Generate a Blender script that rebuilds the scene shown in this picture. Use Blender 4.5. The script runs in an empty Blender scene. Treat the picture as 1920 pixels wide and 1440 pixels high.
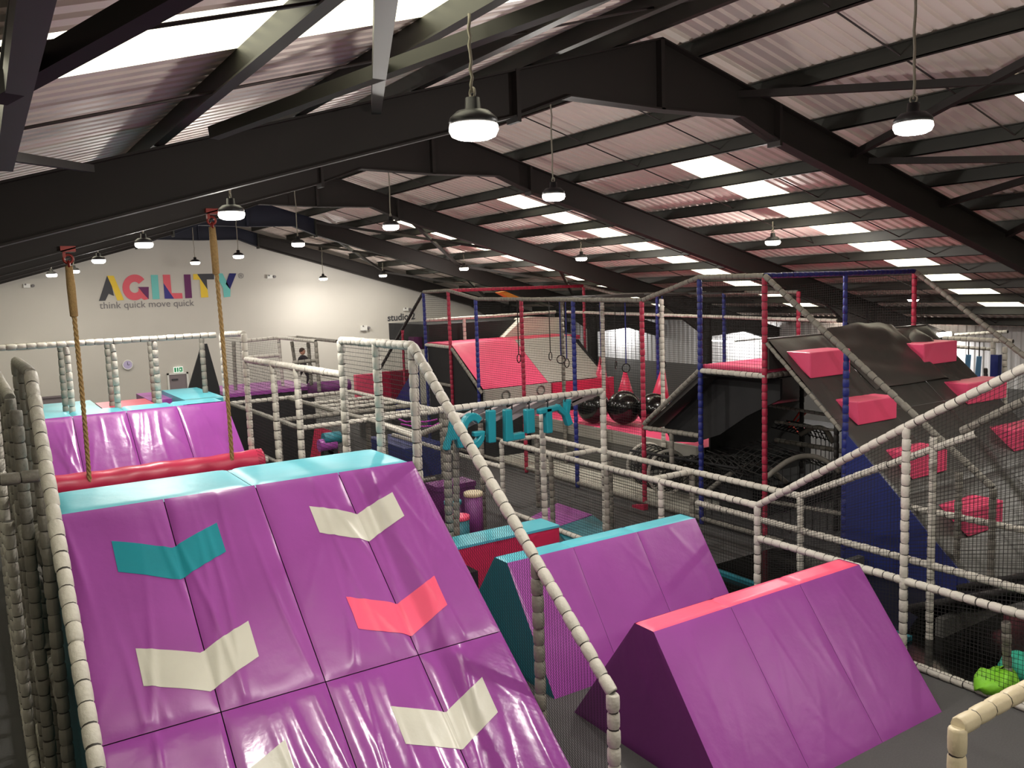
import bpy, math, random
from mathutils import Vector, Matrix
random.seed(7)
S = bpy.context.scene
COL = S.collection
# ---------------------------------------------------------------- camera
YAW, PITCH, ROLL, FPX, EYE = 0.568984, 0.112120, -0.033927, 1592.23, 4.8
def cam_axes():
    cy, sy, cp, sp = math.cos(YAW), math.sin(YAW), math.cos(PITCH), math.sin(PITCH)
    f = Vector((sy*cp, cy*cp, -sp)); r = Vector((cy, -sy, 0)); u = r.cross(f)
    c, s = math.cos(ROLL), math.sin(ROLL)
    return c*r + s*u, -s*r + c*u, f
CR, CU, CF = cam_axes()
cam = bpy.data.objects.new('camera', bpy.data.cameras.new('camera')); COL.objects.link(cam)
cam.matrix_world = Matrix(((CR.x, CU.x, -CF.x, 0), (CR.y, CU.y, -CF.y, 0), (CR.z, CU.z, -CF.z, EYE), (0, 0, 0, 1)))
cam.data.sensor_width = 36; cam.data.lens = 36*FPX/1920; cam.data.clip_end = 200; cam.data.clip_start = .05
S.camera = cam
# ---------------------------------------------------------------- world, exposure, lights of the room (the lamps are further down, in lamp())
w = bpy.data.worlds.new('world'); S.world = w; w.use_nodes = True
w.node_tree.nodes['Background'].inputs[0].default_value = (.62, .68, .8, 1)
w.node_tree.nodes['Background'].inputs[1].default_value = .3
S.view_settings.view_transform = 'Standard'; S.view_settings.look = 'None'
S.view_settings.gamma = 1; S.view_settings.use_curve_mapping = False
S.view_settings.exposure = 0.1
GLOW_W = 104.0
LAMP_W = 78.0        # watts per high-bay lamp
SKY_E = 2.6           # daylight glowing through the rooflight sheets
S.cycles.max_bounces = 8; S.cycles.diffuse_bounces = 6; S.cycles.transparent_max_bounces = 24
# ---------------------------------------------------------------- measuring helpers: a sight line met with a real plane of the building
def ray(x, y): return CR*((x-960)/FPX) - CU*((y-720)/FPX) + CF
def at(x, y, ax, v):
    d = ray(x, y); i = 'xyz'.index(ax); o = Vector((0, 0, EYE))
    return o + d*((v-o[i])/d[i])
def onp(x, y, n, c):
    d = ray(x, y); n = Vector(n); o = Vector((0, 0, EYE))
    return o + d*((c-n.dot(o))/n.dot(d))
# ---------------------------------------------------------------- materials
def lin(c):
    return tuple(((v/255)/12.92 if v/255 <= .04045 else ((v/255+.055)/1.055)**2.4) for v in c) + (1,)
def mat(name, rgb, rough=.5, metal=0, bump=0, scale=8, var=0, vscale=3, emit=None, es=1, spec=.5, stretch=None):
    m = bpy.data.materials.new(name); m.use_nodes = True; nt = m.node_tree; b = nt.nodes['Principled BSDF']
    b.inputs['Base Color'].default_value = lin(rgb); b.inputs['Roughness'].default_value = rough
    b.inputs['Metallic'].default_value = metal; b.inputs['Specular IOR Level'].default_value = spec
    tc = nt.nodes.new('ShaderNodeTexCoord'); mp = nt.nodes.new('ShaderNodeMapping')
    nt.links.new(tc.outputs['Object'], mp.inputs[0])
    if stretch: mp.inputs['Scale'].default_value = stretch
    if var:
        n = nt.nodes.new('ShaderNodeTexNoise'); n.inputs['Scale'].default_value = vscale; n.inputs['Detail'].default_value = 5
        r = nt.nodes.new('ShaderNodeMix'); r.data_type = 'RGBA'
        r.inputs['A'].default_value = lin(tuple(v*(1-var) for v in rgb)); r.inputs['B'].default_value = lin(tuple(min(255, v*(1+var)) for v in rgb))
        nt.links.new(mp.outputs[0], n.inputs['Vector']); nt.links.new(n.outputs['Fac'], r.inputs['Factor'])
        nt.links.new(r.outputs['Result'], b.inputs['Base Color'])
    if bump:
        n = nt.nodes.new('ShaderNodeTexNoise'); n.inputs['Scale'].default_value = scale; n.inputs['Detail'].default_value = 4
        bp = nt.nodes.new('ShaderNodeBump'); bp.inputs['Strength'].default_value = bump; bp.inputs['Distance'].default_value = .02
        nt.links.new(mp.outputs[0], n.inputs['Vector']); nt.links.new(n.outputs['Fac'], bp.inputs['Height'])
        nt.links.new(bp.outputs[0], b.inputs['Normal'])
    if emit:
        b.inputs['Emission Color'].default_value = lin(emit); b.inputs['Emission Strength'].default_value = es
    return m
def vinyl(name, rgb, rough=.34, bump=.25, var=.05): return mat(name, rgb, rough, bump=bump, scale=5, var=var, vscale=2.2)
M = dict(
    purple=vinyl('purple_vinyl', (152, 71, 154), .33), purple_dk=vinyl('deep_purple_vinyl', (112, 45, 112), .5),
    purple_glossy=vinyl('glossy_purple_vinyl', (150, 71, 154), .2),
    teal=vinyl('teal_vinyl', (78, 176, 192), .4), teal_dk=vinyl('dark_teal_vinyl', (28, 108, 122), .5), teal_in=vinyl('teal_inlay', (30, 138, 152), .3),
    pink=vinyl('pink_vinyl', (226, 78, 118), .42), crimson=vinyl('crimson_vinyl', (190, 42, 78), .36), coral=vinyl('coral_vinyl', (250, 90, 125), .35),
    white_in=vinyl('white_vinyl', (205, 203, 190), .35), cream=vinyl('cream_vinyl', (215, 200, 168), .5),
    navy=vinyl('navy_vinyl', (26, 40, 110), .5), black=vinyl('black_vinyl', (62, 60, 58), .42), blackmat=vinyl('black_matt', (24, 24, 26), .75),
    grey=vinyl('light_grey_vinyl', (160, 158, 150), .5), grey_dk=vinyl('grey_vinyl', (98, 97, 93), .6),
    foam=mat('white_foam_sleeve', (192, 188, 178), .55, bump=.35, scale=30, var=.08, vscale=6),
    foam_grey=mat('grey_foam_sleeve', (128, 124, 115), .6, bump=.35, scale=30, var=.1, vscale=6),
    foam_cream=mat('cream_foam_sleeve', (205, 192, 160), .5, bump=.3, scale=20, var=.06, vscale=6),
    foam_red=mat('red_foam_sleeve', (164, 38, 66), .5, bump=.3, scale=30, var=.06, vscale=6),
    foam_blue=mat('blue_foam_sleeve', (32, 41, 118), .5, bump=.3, scale=30, var=.06, vscale=6),
    foam_black=mat('black_foam_sleeve', (48, 46, 44), .6, bump=.3, scale=30),
    tie=mat('cable_tie', (46, 42, 38), .6),
    net=mat('black_net_cord', (26, 25, 24), .8),
    rope=mat('hemp_rope', (150, 122, 78), .9, bump=.6, scale=60, var=.15, vscale=30), redclamp=mat('red_clamp_steel', (120, 30, 20), .4, metal=.3),
    steel=mat('brown_painted_steel', (33, 27, 24), .7, var=.12, vscale=2), steel_navy=mat('navy_painted_steel', (13, 19, 40), .6),
    purlin=mat('grey_purlin_steel', (44, 44, 38), .5, metal=.2, var=.15, vscale=2), rod=mat('dark_rod', (45, 35, 35), .6),
    roof=mat('cream_profiled_sheet', (234, 219, 210), .5, var=.05, vscale=1.2),
    sky=mat('rooflight_sheet', (235, 232, 205), .5, emit=(255, 250, 222), es=SKY_E),
    wall=mat('grey_painted_blockwork', (200, 196, 188), .8, var=.03, vscale=.8), wall_dk=mat('grey_wall_paint', (100, 98, 96), .8),
    ribbed=mat('white_wall_cladding', (205, 203, 202), .5, var=.05, vscale=2),
    carpet=mat('grey_carpet', (78, 77, 77), .95, bump=.3, scale=160, var=.12, vscale=60), carpet_dk=mat('dark_carpet', (58, 58, 57), .95, bump=.3, scale=160, var=.12, vscale=60),
    blackg=mat('glossy_black_rubber', (14, 14, 13), .16), lamp=mat('lamp_housing', (58, 58, 60), .4, metal=.6),
    lens=mat('lamp_lens', (255, 255, 250), .3, emit=(255, 246, 230), es=14), cord=mat('cord', (150, 145, 130), .6),
    txt=mat('grey_lettering', (120, 116, 118), .7), white=mat('white_plastic', (225, 225, 220), .4), green=mat('exit_green', (20, 130, 80), .5, emit=(20, 150, 90), es=.25),
    exitw=mat('exit_white', (230, 235, 230), .5, emit=(235, 245, 235), es=.5), door=mat('grey_door', (128, 118, 122), .6), lilac=mat('lilac_clock_face', (190, 180, 215), .5),
    yellow=mat('yellow', (235, 200, 60), .6), dark=mat('charcoal', (62, 62, 68), .6), rose=mat('rose', (222, 92, 106), .6), plum=mat('plum', (100, 28, 90), .6),
    aqua=mat('aqua', (110, 195, 190), .6), indigo=mat('indigo', (50, 45, 130), .6), navyp=mat('navy_print', (18, 20, 100), .6),
    skin=mat('skin', (190, 140, 115), .6), clothes=mat('dark_clothes', (38, 30, 40), .8), hair=mat('hair', (60, 40, 30), .8),
    green_b=mat('bright_green_fabric', (120, 190, 40), .6, bump=.6, scale=9, var=.15, vscale=9), sea=mat('sea_green_fabric', (60, 190, 160), .6, bump=.5, scale=9),
    red_cord=mat('orange_red_webbing', (220, 60, 30), .6), blue_cord=mat('blue_webbing', (40, 60, 190), .6), mag_cord=mat('magenta_webbing', (200, 60, 190), .6),
    gold=mat('mustard_foam', (190, 130, 40), .7), slat=mat('mauve_grey_slat', (150, 138, 140), .6), steelblue=mat('pale_blue_metal', (110, 160, 200), .4, metal=.3),
)
# ---------------------------------------------------------------- mesh building
class MB:
    def __init__(s): s.v = []; s.f = []; s.m = []; s.sm = []
    def face(s, idx, m=0, smooth=False): s.f.append(idx); s.m.append(m); s.sm.append(smooth)
    def poly(s, pts, m=0):
        k = len(s.v); s.v += [tuple(p) for p in pts]; s.face(list(range(k, k+len(pts))), m); return s
    def prism(s, pts, ext, m=0):          # polygon + extrusion vector
        k = len(s.v); n = len(pts); ext = Vector(ext)
        s.v += [tuple(p) for p in pts] + [tuple(Vector(p)+ext) for p in pts]
        s.face(list(range(k, k+n))[::-1], m); s.face(list(range(k+n, k+2*n)), m)
        for i in range(n): j = (i+1) % n; s.face([k+i, k+j, k+n+j, k+n+i], m)
        return s
    def box(s, a, b, m=0):
        x0, x1 = sorted((a[0], b[0])); y0, y1 = sorted((a[1], b[1])); z0, z1 = sorted((a[2], b[2]))
        return s.prism([(x0, y0, z0), (x1, y0, z0), (x1, y1, z0), (x0, y1, z0)], (0, 0, z1-z0), m)
    def bar(s, p0, p1, w, h, m=0, up=(0, 0, 1)):
        p0, p1 = Vector(p0), Vector(p1); d = (p1-p0).normalized(); up = Vector(up)
        a = d.cross(up)
        if a.length < 1e-3: a = d.cross(Vector((0, 1, 0)))
        a.normalize(); b = a.cross(d).normalized()
        q = [p0+a*x*w/2+b*y*h/2 for x, y in ((-1, -1), (1, -1), (1, 1), (-1, 1))]
        return s.prism(q, p1-p0, m)
    def rings(s, pts, radii, mats, sides=10, cap=True, smooth=True):
        pts = [Vector(p) for p in pts]; k0 = len(s.v); n = len(pts); ref = None
        for i, p in enumerate(pts):
            d = (pts[min(i+1, n-1)]-pts[max(i-1, 0)])
            if d.length < 1e-9: d = Vector((0, 0, 1))
            d.normalize()
            if ref is None: ref = d.cross(Vector((0, 0, 1))) if abs(d.z) < .9 else d.cross(Vector((0, 1, 0)))
            a = (ref - d*ref.dot(d)).normalized(); ref = a; b = d.cross(a)
            for j in range(sides):
                t = 2*math.pi*j/sides; s.v.append(tuple(p+(a*math.cos(t)+b*math.sin(t))*radii[i]))
        for i in range(n-1):
            for j in range(sides):
                l = (j+1) % sides
                s.face([k0+i*sides+j, k0+i*sides+l, k0+(i+1)*sides+l, k0+(i+1)*sides+j], mats[i] if isinstance(mats, (list, tuple)) else mats, smooth)
        if cap:
            s.face([k0+j for j in range(sides)][::-1], mats[0] if isinstance(mats, (list, tuple)) else mats)
            s.face([k0+(n-1)*sides+j for j in range(sides)], mats[-1] if isinstance(mats, (list, tuple)) else mats)
        return s
    def tube(s, path, r, m=0, sides=8): 
        return s.rings(path, [r]*len(path), m, sides)
    def foam(s, p0, p1, r=.05, seg=.14, sides=10, m=0, mt=1):     # foam sleeve bound with cable ties
        p0, p1 = Vector(p0), Vector(p1); L = (p1-p0).length
        if L < .05: return s
        n = max(1, round(L/seg)); d = (p1-p0)/L; pts = []; rr = []; ms = []
        for i in range(n):
            a = i*L/n; b = (i+1)*L/n; j = r*random.uniform(.96, 1.05); off = Vector((random.uniform(-1, 1), random.uniform(-1, 1), random.uniform(-1, 1)))*r*.05
            for t, q, mm in ((a+.004, j*.86, m), (a+.018, j*1.0, m), ((a+b)/2, j*1.03, m), (b-.018, j*1.0, m), (b-.004, j*.86, mt)):
                pts.append(p0+d*t+(off if q > j*.9 else off*0)); rr.append(q); ms.append(mm)
        return s.rings(pts, rr, ms, sides)
    def grid(s, fn, nu, nv, m=0, smooth=True):
        k = len(s.v)
        for j in range(nv+1):
            for i in range(nu+1): s.v.append(tuple(fn(i/nu, j/nv)))
        for j in range(nv):
            for i in range(nu):
                a = k+j*(nu+1)+i; s.face([a, a+1, a+nu+2, a+nu+1], m, smooth)
        return s
    def sphere(s, c, r, m=0, nu=32, nv=18, sq=(1, 1, 1)):
        c = Vector(c)
        return s.grid(lambda u, v: c+Vector((sq[0]*r*math.sin(v*math.pi)*math.cos(u*2*math.pi), sq[1]*r*math.sin(v*math.pi)*math.sin(u*2*math.pi), sq[2]*r*math.cos(v*math.pi))), nu, nv, m)
    def torus(s, c, ax, R, r, m=0, nu=28, nv=8):
        c = Vector(c); ax = Vector(ax).normalized(); a = ax.cross(Vector((0, 0, 1)));
        if a.length < .01: a = Vector((1, 0, 0))
        a.normalize(); b = ax.cross(a)
        def f(u, v):
            t = u*2*math.pi; q = v*2*math.pi; e = a*math.cos(t)+b*math.sin(t)
            return c+e*(R+r*math.cos(q))+ax*r*math.sin(q)
        return s.grid(f, nu, nv, m)
    def net(s, a, b, c, d, cell=.05, wd=.005, m=0):     # knotted net as crossing cords in the quad a b c d
        a, b, c, d = map(Vector, (a, b, c, d))
        lu = max((b-a).length, (c-d).length); lv = max((d-a).length, (c-b).length)
        nu, nv = max(1, round(lu/cell)), max(1, round(lv/cell))
        sag = lambda t: t
        for i in range(nu+1):
            t = i/nu; p = a.lerp(b, t); q = d.lerp(c, t); e = (b-a).normalized()*wd/2
            s.poly([p-e, p+e, q+e, q-e], m)
        for i in range(nv+1):
            t = i/nv; p = a.lerp(d, t); q = b.lerp(c, t); e = (d-a).normalized()*wd/2
            s.poly([p-e, q-e, q+e, p+e], m)
        return s
    def build(s, name, mats, parent=None, smooth=None):
        me = bpy.data.meshes.new(name); me.from_pydata(s.v, [], s.f)
        mats = mats if isinstance(mats, (list, tuple)) else [mats]
        for x in mats: me.materials.append(M[x] if isinstance(x, str) else x)
        me.polygons.foreach_set('material_index', [min(i, len(mats)-1) for i in s.m])
        me.polygons.foreach_set('use_smooth', s.sm if smooth is None else [smooth]*len(s.f))
        me.update(); o = bpy.data.objects.new(name, me); COL.objects.link(o)
        if parent: o.parent = parent; o.matrix_parent_inverse = Matrix.Translation(-parent.location)
        return o
def thing(name, label, cat, loc=(0, 0, 0), group=None):
    o = bpy.data.objects.new(name, None); COL.objects.link(o); o.location = loc; o.empty_display_size = .2
    return tag(o, label, cat, group)
def tag(o, label, cat, group=None):
    o['label'] = label; o['category'] = cat
    if group: o['group'] = group
    return o
def struct(o): o['kind'] = 'structure'; return o
def stuff(o): o['kind'] = 'stuff'; return o
def V(*a): return Vector(a)
def text(name, s, left, width, normal_y, m, parent=None, bold=0, xdir=(1, 0, 0), updir=(0, 0, 1), thick=.004):
    cu = bpy.data.curves.new(name, 'FONT'); cu.body = s; cu.size = 1; cu.extrude = .0; cu.offset = bold
    t = bpy.data.objects.new(name, cu); COL.objects.link(t); bpy.context.view_layer.update()
    me0 = bpy.data.meshes.new_from_object(t.evaluated_get(bpy.context.evaluated_depsgraph_get()))
    bpy.data.objects.remove(t)
    xs = [v.co.x for v in me0.vertices]; k = width/(max(xs)-min(xs)); x0 = min(xs)
    X, U, L = Vector(xdir), Vector(updir), Vector(left)
    for v in me0.vertices: v.co = L + X*((v.co.x-x0)*k) + U*(v.co.y*k)
    me0.materials.clear(); me0.materials.append(M[m]); me0.name = name
    o = bpy.data.objects.new(name, me0); COL.objects.link(o)
    if parent: o.parent = parent; o.matrix_parent_inverse = Matrix.Translation(-parent.location)
    return o
def frame(name, label, cat, members=(), nets=(), r=.05, ref=None, group=None, cell=.05, wd=.005):
    pts = [Vector(p) for mm in members for p in (mm[1], mm[2])]
    base = Vector(ref) if ref else Vector((sum(p.x for p in pts)/len(pts), sum(p.y for p in pts)/len(pts), min(p.z for p in pts)))
    t = thing(name, label, cat, base, group)
    for mm in members:
        nm, a, b = mm[:3]; mt = mm[3] if len(mm) > 3 else 'foam'; rr = mm[4] if len(mm) > 4 else r
        b_ = MB().foam(a, b, rr, seg=.145 if rr >= .045 else .12).build(nm, [mt, 'tie'], t)
        if mt != 'foam' and mt in ('foam_red', 'foam_blue'): b_['label'] = {'foam_red': 'red foam-sleeved ', 'foam_blue': 'blue foam-sleeved '}[mt]+nm
    if nets:
        n = MB()
        for q in nets: n.net(*q, cell=cell, wd=wd)
        stuff(n.build('net', 'net', t))
    return t
# ================================================================ THE BUILDING
RX, RZ, SL = 7.38, 7.75, .28         # ridge x, top of rafter at ridge, roof slope
XL, XR, YB, YW = -5.6, 24.0, -7.0, 32.6
def rz(x, off=0): return RZ+off-SL*abs(x-RX)
floor = struct(MB().box((XL-.2, YB, -.2), (XR+.2, YW+.2, 0)).build('floor', 'carpet'))
g = MB().prism([(XL, YW, 0), (XR, YW, 0), (XR, YW, rz(XR, .3)), (RX, YW, rz(RX, .3)), (XL, YW, rz(XL, .3))], (0, .2, 0))
wall_far = struct(g.build('wall_far', 'wall'))
g = MB().prism([(XL, YB-.2, 0), (XR, YB-.2, 0), (XR, YB-.2, rz(XR, .3)), (RX, YB-.2, rz(RX, .3)), (XL, YB-.2, rz(XL, .3))], (0, .2, 0))
struct(g.build('wall_back', 'wall'))
struct(MB().box((XL-.2, YB, 0), (XL, YW, rz(XL, .3))).build('wall_left', 'wall'))
# right wall: profiled cladding above a grey plinth
b = MB(); y = YB
while y < YW:
    for (a, c, dx) in ((0, .10, 0), (.10, .13, -.03), (.13, .22, -.03), (.22, .25, 0)):
        x0 = XR if a == 0 or a == .10 else XR-.03
        x1 = XR+dx
        b.poly([(x0, y+a, 1.6), (x1 if a != .22 else XR, y+c, 1.6), (x1 if a != .22 else XR, y+c, rz(XR, .25)), (x0, y+a, rz(XR, .25))])
    y += .25
wr = b.build('wall_right', 'ribbed'); struct(wr)
struct(MB().box((XR-.05, YB, 0), (XR+.2, YW, 1.6)).build('baseboard_right', 'wall_dk'))
struct(MB().box((XR+.02, YB, 1.5), (XR+.2, YW, rz(XR, .3))).build('trim_1', 'wall'))
# ---- roof: sheets, rooflights, purlins, rods and braces are pieces of the ceiling
ceil = struct(MB().box((XL-.2, YB, RZ+.55), (XR+.2, YW, RZ+.6)).build('ceiling', 'steel'))
def sheet_mesh(name, x0, x1, wy, mt):
    b = MB(); per = .2; n = round(wy/per); prof = []
    for i in range(n): 
        for t, h in ((0, 0), (.11, 0), (.13, .035), (.18, .035)): prof.append((i*per+t, h))
    prof.append((wy, 0))
    k = 0
    za, zb = rz(x0, .205), rz(x1, .205)
    for (ya, ha), (yb, hb) in zip(prof, prof[1:]):
        b.poly([(x0, ya, za+ha), (x1, ya, zb+ha), (x1, yb, zb+hb), (x0, yb, za+hb)])
    me = b.build(name, mt, ceil); return me
def inst(src, dy, dx=0):
    o = src.copy(); COL.objects.link(o); o.location = src.location+Vector((dx, dy, 0)); return o
YS = [-4, 2, 8, 14, 20, 26, 32.6]
full_r = sheet_mesh('roof_sheet', RX, XR+.1, 1.0, 'roof'); full_l = sheet_mesh('roof_sheet', XL-.1, RX, 1.0, 'roof')
top_r = sheet_mesh('roof_sheet', RX, 10.6, 1.0, 'roof'); top_l = sheet_mesh('roof_sheet', 4.15, RX, 1.0, 'roof')
sk_r = sheet_mesh('rooflight', 10.6, 22.2, 1.0, 'sky'); sk_l = sheet_mesh('rooflight', -4.0, 4.15, 1.0, 'sky')
end_r = sheet_mesh('roof_sheet', 22.2, XR+.1, 1.0, 'roof'); end_l = sheet_mesh('roof_sheet', XL-.1, -4.0, 1.0, 'roof')
sk_r['label'] = 'glowing translucent rooflight'; sk_l['label'] = 'glowing translucent rooflight'
used = set()
def put(src, y):
    if src.name not in used: used.add(src.name); src.location.y = y; return src
    o = src.copy(); COL.objects.link(o); o.location.y = y; return o
for n in range(-7, 32):
    y = n if n < 8 else n
    lightbay = (y-10) % 6 == 0 and y < 32
    yy = y+.65 if lightbay else y
    if lightbay or (y-9) % 6 == 0: pass
    if lightbay:
        for s_ in (top_r, sk_r, end_r): put(s_, y+.62)
    else: put(full_r, y+.62)
    lb = (y-4) % 6 == 0
    if lb:
        for s_ in (top_l, sk_l, end_l): put(s_, y+.45)
    else: put(full_l, y+.45)
PX = [7.98, 9.25, 10.55, 11.8, 13.03, 14.25, 15.48, 16.72, 17.95, 19.2, 20.45, 21.7, 22.95]
PXL = [6.78, 5.5, 4.1, 2.85, 1.57, .28, -1.0, -2.3, -3.6, -4.9]
def purlin_mesh(x, mt='purlin'):
    z = rz(x); sg = 1 if x > RX else -1; b = MB()
    b.box((x-.01, 0, z), (x+.01, 6, z+.2)); b.box((x-.01, 0, z), (x+.07*sg, 6, z+.012)); b.box((x+.01, 0, z+.19), (x-.07*sg, 6, z+.202))
    return b.build('purlin', mt, ceil)
for x in PX+PXL:
    p = purlin_mesh(x)
    for i, y in enumerate(YS[:-1]): put(p, y)
b = MB()
for x in (XR,): pass
for y0 in YS[:-1]:
    for dy in (2.0, 4.0):
        for (a, c) in ((RX+.5, XR-1), (XL+1, RX-.5)):
            MB().tube([(a, y0+dy, rz(a, .06)), (c, y0+dy, rz(c, .06))], .011, sides=5).build('sag_rod', 'rod', ceil)
def brace(p, q, w=.09, mt='purlin'): return MB().bar(p, q, w, w).build('roof_brace', mt, ceil)
def rl(x, y): return onp(x, y, (-SL, 0, 1), RZ-.12-SL*RX)
def rr_(x, y): return onp(x, y, (SL, 0, 1), RZ-.12+SL*RX)
def ext(p, q, k): return p+(q-p)*k
brace(rl(400, 250), ext(rl(400, 250), rl(1080, 0), 1.15), .09)
brace(ext(rl(722, 0), rl(705, 205), -.3), rl(705, 205), .09)
brace(rl(-10, 175), ext(rl(0, 167), rl(300, 0), 1.5), .08, 'steel')
brace(ext(rl(60, 0), rl(8, 300), -.3), ext(rl(60, 0), rl(8, 300), 1.05), .09)
brace(rl(-40, 284), rl(170, 316), .055, 'steel')
brace(rr_(1375, 178), ext(rr_(1375, 178), rr_(1920, 148), 1.6), .09, 'steel')
brace(rr_(1600, 290), ext(rr_(1600, 290), rr_(1920, 118), 1.5), .09, 'steel')
brace(rr_(1630, 302), ext(rr_(1640, 302), rr_(1920, 298), 1.8), .09, 'steel')
brace(rr_(1765, 385), ext(rr_(1765, 385), rr_(1920, 338), 2.2), .09, 'steel')
brace(rr_(1890, 440), ext(rr_(1890, 440), rr_(1920, 425), 4), .09, 'steel')
for (ya, yb) in ((20.2, 25.8), (26.2, 32)):
    for (xa, xb) in ((9.5, 14.5), (14.5, 19.5)):
        brace((xa, ya, rz(xa, -.12)), (xb, yb, rz(xb, -.12)), .08, 'steel'); brace((xb, ya, rz(xb, -.12)), (xa, yb, rz(xa, -.12)), .08, 'steel')
# ---- portal frames
def portal(y, label, navy=False):
    t = thing('portal_frame', label, 'steel frame', (RX, y, 0), None)
    apex = 'steel_navy' if navy else 'steel'
    D = .5
    def raft(sgn, xend):
        bs = [MB(), MB()]; x0 = RX
        def sec(x, d): return (x, rz(x), rz(x)-d)
        def zb(x):   # underside: apex haunch then parallel
            u = abs(x-RX)
            if u < 1.4: return 6.9+(.02*u)
            if u < 2.1: return 6.92-(u-1.4)*.29
            return rz(x)-D
        xs = [0, 1.4, 2.1, 4, 8, abs(xend-RX)]
        for u0, u1 in zip(xs, xs[1:]):
            a, c = RX+sgn*u0, RX+sgn*u1
            b = bs[0 if u1 < 2.2 else 1]
            ta, tc, ba, bc = rz(a), rz(c), zb(a), zb(c)
            b.prism([(a, y-.006, ta), (c, y-.006, tc), (c, y-.006, bc), (a, y-.006, ba)], (0, .012, 0))
            b.prism([(a, y-.1, ta), (c, y-.1, tc), (c, y-.1, tc-.02), (a, y-.1, ta-.02)], (0, .2, 0))
            b.prism([(a, y-.1, ba), (c, y-.1, bc), (c, y-.1, bc+.02), (a, y-.1, ba+.02)], (0, .2, 0))
        bs[0].build('apex_haunch', apex, t); return bs[1].build('rafter', 'steel', t)
    raft(1, XR); raft(-1, XL)
    b = MB()
    b.box((RX-.03, y-.1, 6.9), (RX+.03, y+.1, RZ-.01)); b.build('apex_stiffener', apex, t)
    for sx in (1, -1):
        x = RX+sx*2.12; MB().box((x-.025, y-.11, rz(x)-.56), (x+.025, y+.11, rz(x)-.01)).build('splice_plate', 'purlin' if navy else 'steel', t)
    for xc in (XL+.2, 20.4):
        b = MB(); zt = rz(xc)-.02; b.box((xc-.18, y-.1, 0), (xc-.16, y+.1, zt)); b.box((xc+.16, y-.1, 0), (xc+.18, y+.1, zt)); b.box((xc-.17, y-.008, 0), (xc+.17, y+.008, zt))
        b.build('column', 'steel', t)
    for (xc, s_) in ((XL+.2, 1), (20.4, -1), (20.4, 1)):
        zt = rz(xc); MB().prism([(xc, y-.05, zt-D+.02), (xc+s_*1.9, y-.05, rz(xc+s_*1.9)-D+.02), (xc, y-.05, zt-D-.6)], (0, .1, 0)).build('haunch', 'steel', t)
    return t
portal(-4, 'dark steel portal frame behind the viewpoint')
portal(8, 'largest brown steel portal frame, crossing above the big purple ramp')
portal(14, 'second brown steel portal frame, the ropes hang from it')
portal(20, 'third brown steel portal frame along the roof')
portal(26, 'navy-topped portal frame, second from the far lettered wall', True)
portal(32.2, 'navy-topped portal frame against the far lettered wall', True)
# ================================================================ LAMPS
def lamp(px, ax, v, label, row, k=1.0):
    p = at(px[0], px[1], ax, v); x, y, z = p
    t = thing('high_bay_lamp', label, 'lamp', (x, y, z), row)
    top = rz(x)
    b = MB().rings([(x, y, z+.0), (x, y, z+.03), (x, y, z+.05), (x, y, z+.09), (x, y, z+.1), (x, y, z+.17)], [.135, .15, .145, .10, .05, .045], 0, 20)
    b.build('housing', 'lamp', t)
    MB().rings([(x, y, z-.07), (x, y, z-.055), (x, y, z-.02), (x, y, z+.01)], [.1, .135, .152, .148], 0, 20).build('lens', 'lens', t)
    b = MB(); n = 10
    pts = [(x+random.uniform(-.012, .012)*(0 < i < n), y, z+.2+(top-z-.2)*i/n) for i in range(n+1)]
    b.tube(pts, .011, sides=6); b.torus((x, y, z+.2), (1, 0, 0), .03, .007)
    b.build('suspension_cord', 'cord', t)
    L = bpy.data.lights.new('lamp_light', 'AREA'); L.shape = 'DISK'; L.size = .24; L.energy = LAMP_W*k; L.color = (1, .945, .875)
    o = bpy.data.objects.new('lamp_light', L); COL.objects.link(o); o.parent = t; o.location = (0, 0, -.09)
    L = bpy.data.lights.new('diffuser_glow', 'POINT'); L.shadow_soft_size = .1; L.energy = GLOW_W*k; L.color = (1, .95, .89)
    o = bpy.data.objects.new('diffuser_glow', L); COL.objects.link(o); o.parent = t; o.location = (0, 0, -.17)
    return t
R1, R2, R3 = 'lamps in the left row', 'lamps in the ridge row', 'lamps in the right row'
lamp((888, 238), 'z', 5.78, 'largest glowing high-bay lamp, on a pale chain below the nearest frame', R1, .55)
lamp((434, 400), 'z', 5.78, 'glowing high-bay lamp beside the top of the right climbing rope', R1)
lamp((270, 457), 'z', 5.78, 'glowing lamp above the start of the colourful wall letters', R1)
lamp((185, 488), 'z', 5.78, 'glowing lamp to the upper left of the colourful wall letters', R1)
lamp((139, 508), 'z', 5.78, 'small glowing lamp half behind the left climbing rope', R1, .45)
lamp((97, 515), 'z', 5.68, 'leftmost glowing lamp, low against the far grey wall', R1, .2)
lamp((1712, 234), 'z', 6.0, 'bright high-bay lamp at upper right on a long thin cord', R2, 1.35)
lamp((1038, 366), 'z', 6.0, 'glowing lamp on a long cord in front of the second frame', R2)
lamp((733, 424), 'z', 6.0, 'glowing lamp in front of the distant rooflight strip, right of the rope lamp', R2)
lamp((559, 457), 'z', 6.0, 'glowing lamp with dark cap in front of the navy-topped frames', R2, .7)
lamp((447, 480), 'z', 6.0, 'glowing lamp just above the final letter of the wall sign', R2, .6)
lamp((366, 492), 'z', 6.0, 'small glowing lamp above the middle of the wall sign', R2, .3)
lamp((1449, 453), 'x', 13.8, 'dim lamp with black hooked cap under the right rooflights', R3)
lamp((1090, 484), 'x', 13.8, 'tiny dark lamp hanging before the large right-hand rafters', R3)
lamp((870, 503), 'x', 13.8, 'tiny lamp above the red top bar of the far tower', R3)
lamp((718, 516), 'x', 13.8, 'tiny lamp hanging against the third frame, left of the far tower', R3, .35)
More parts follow.
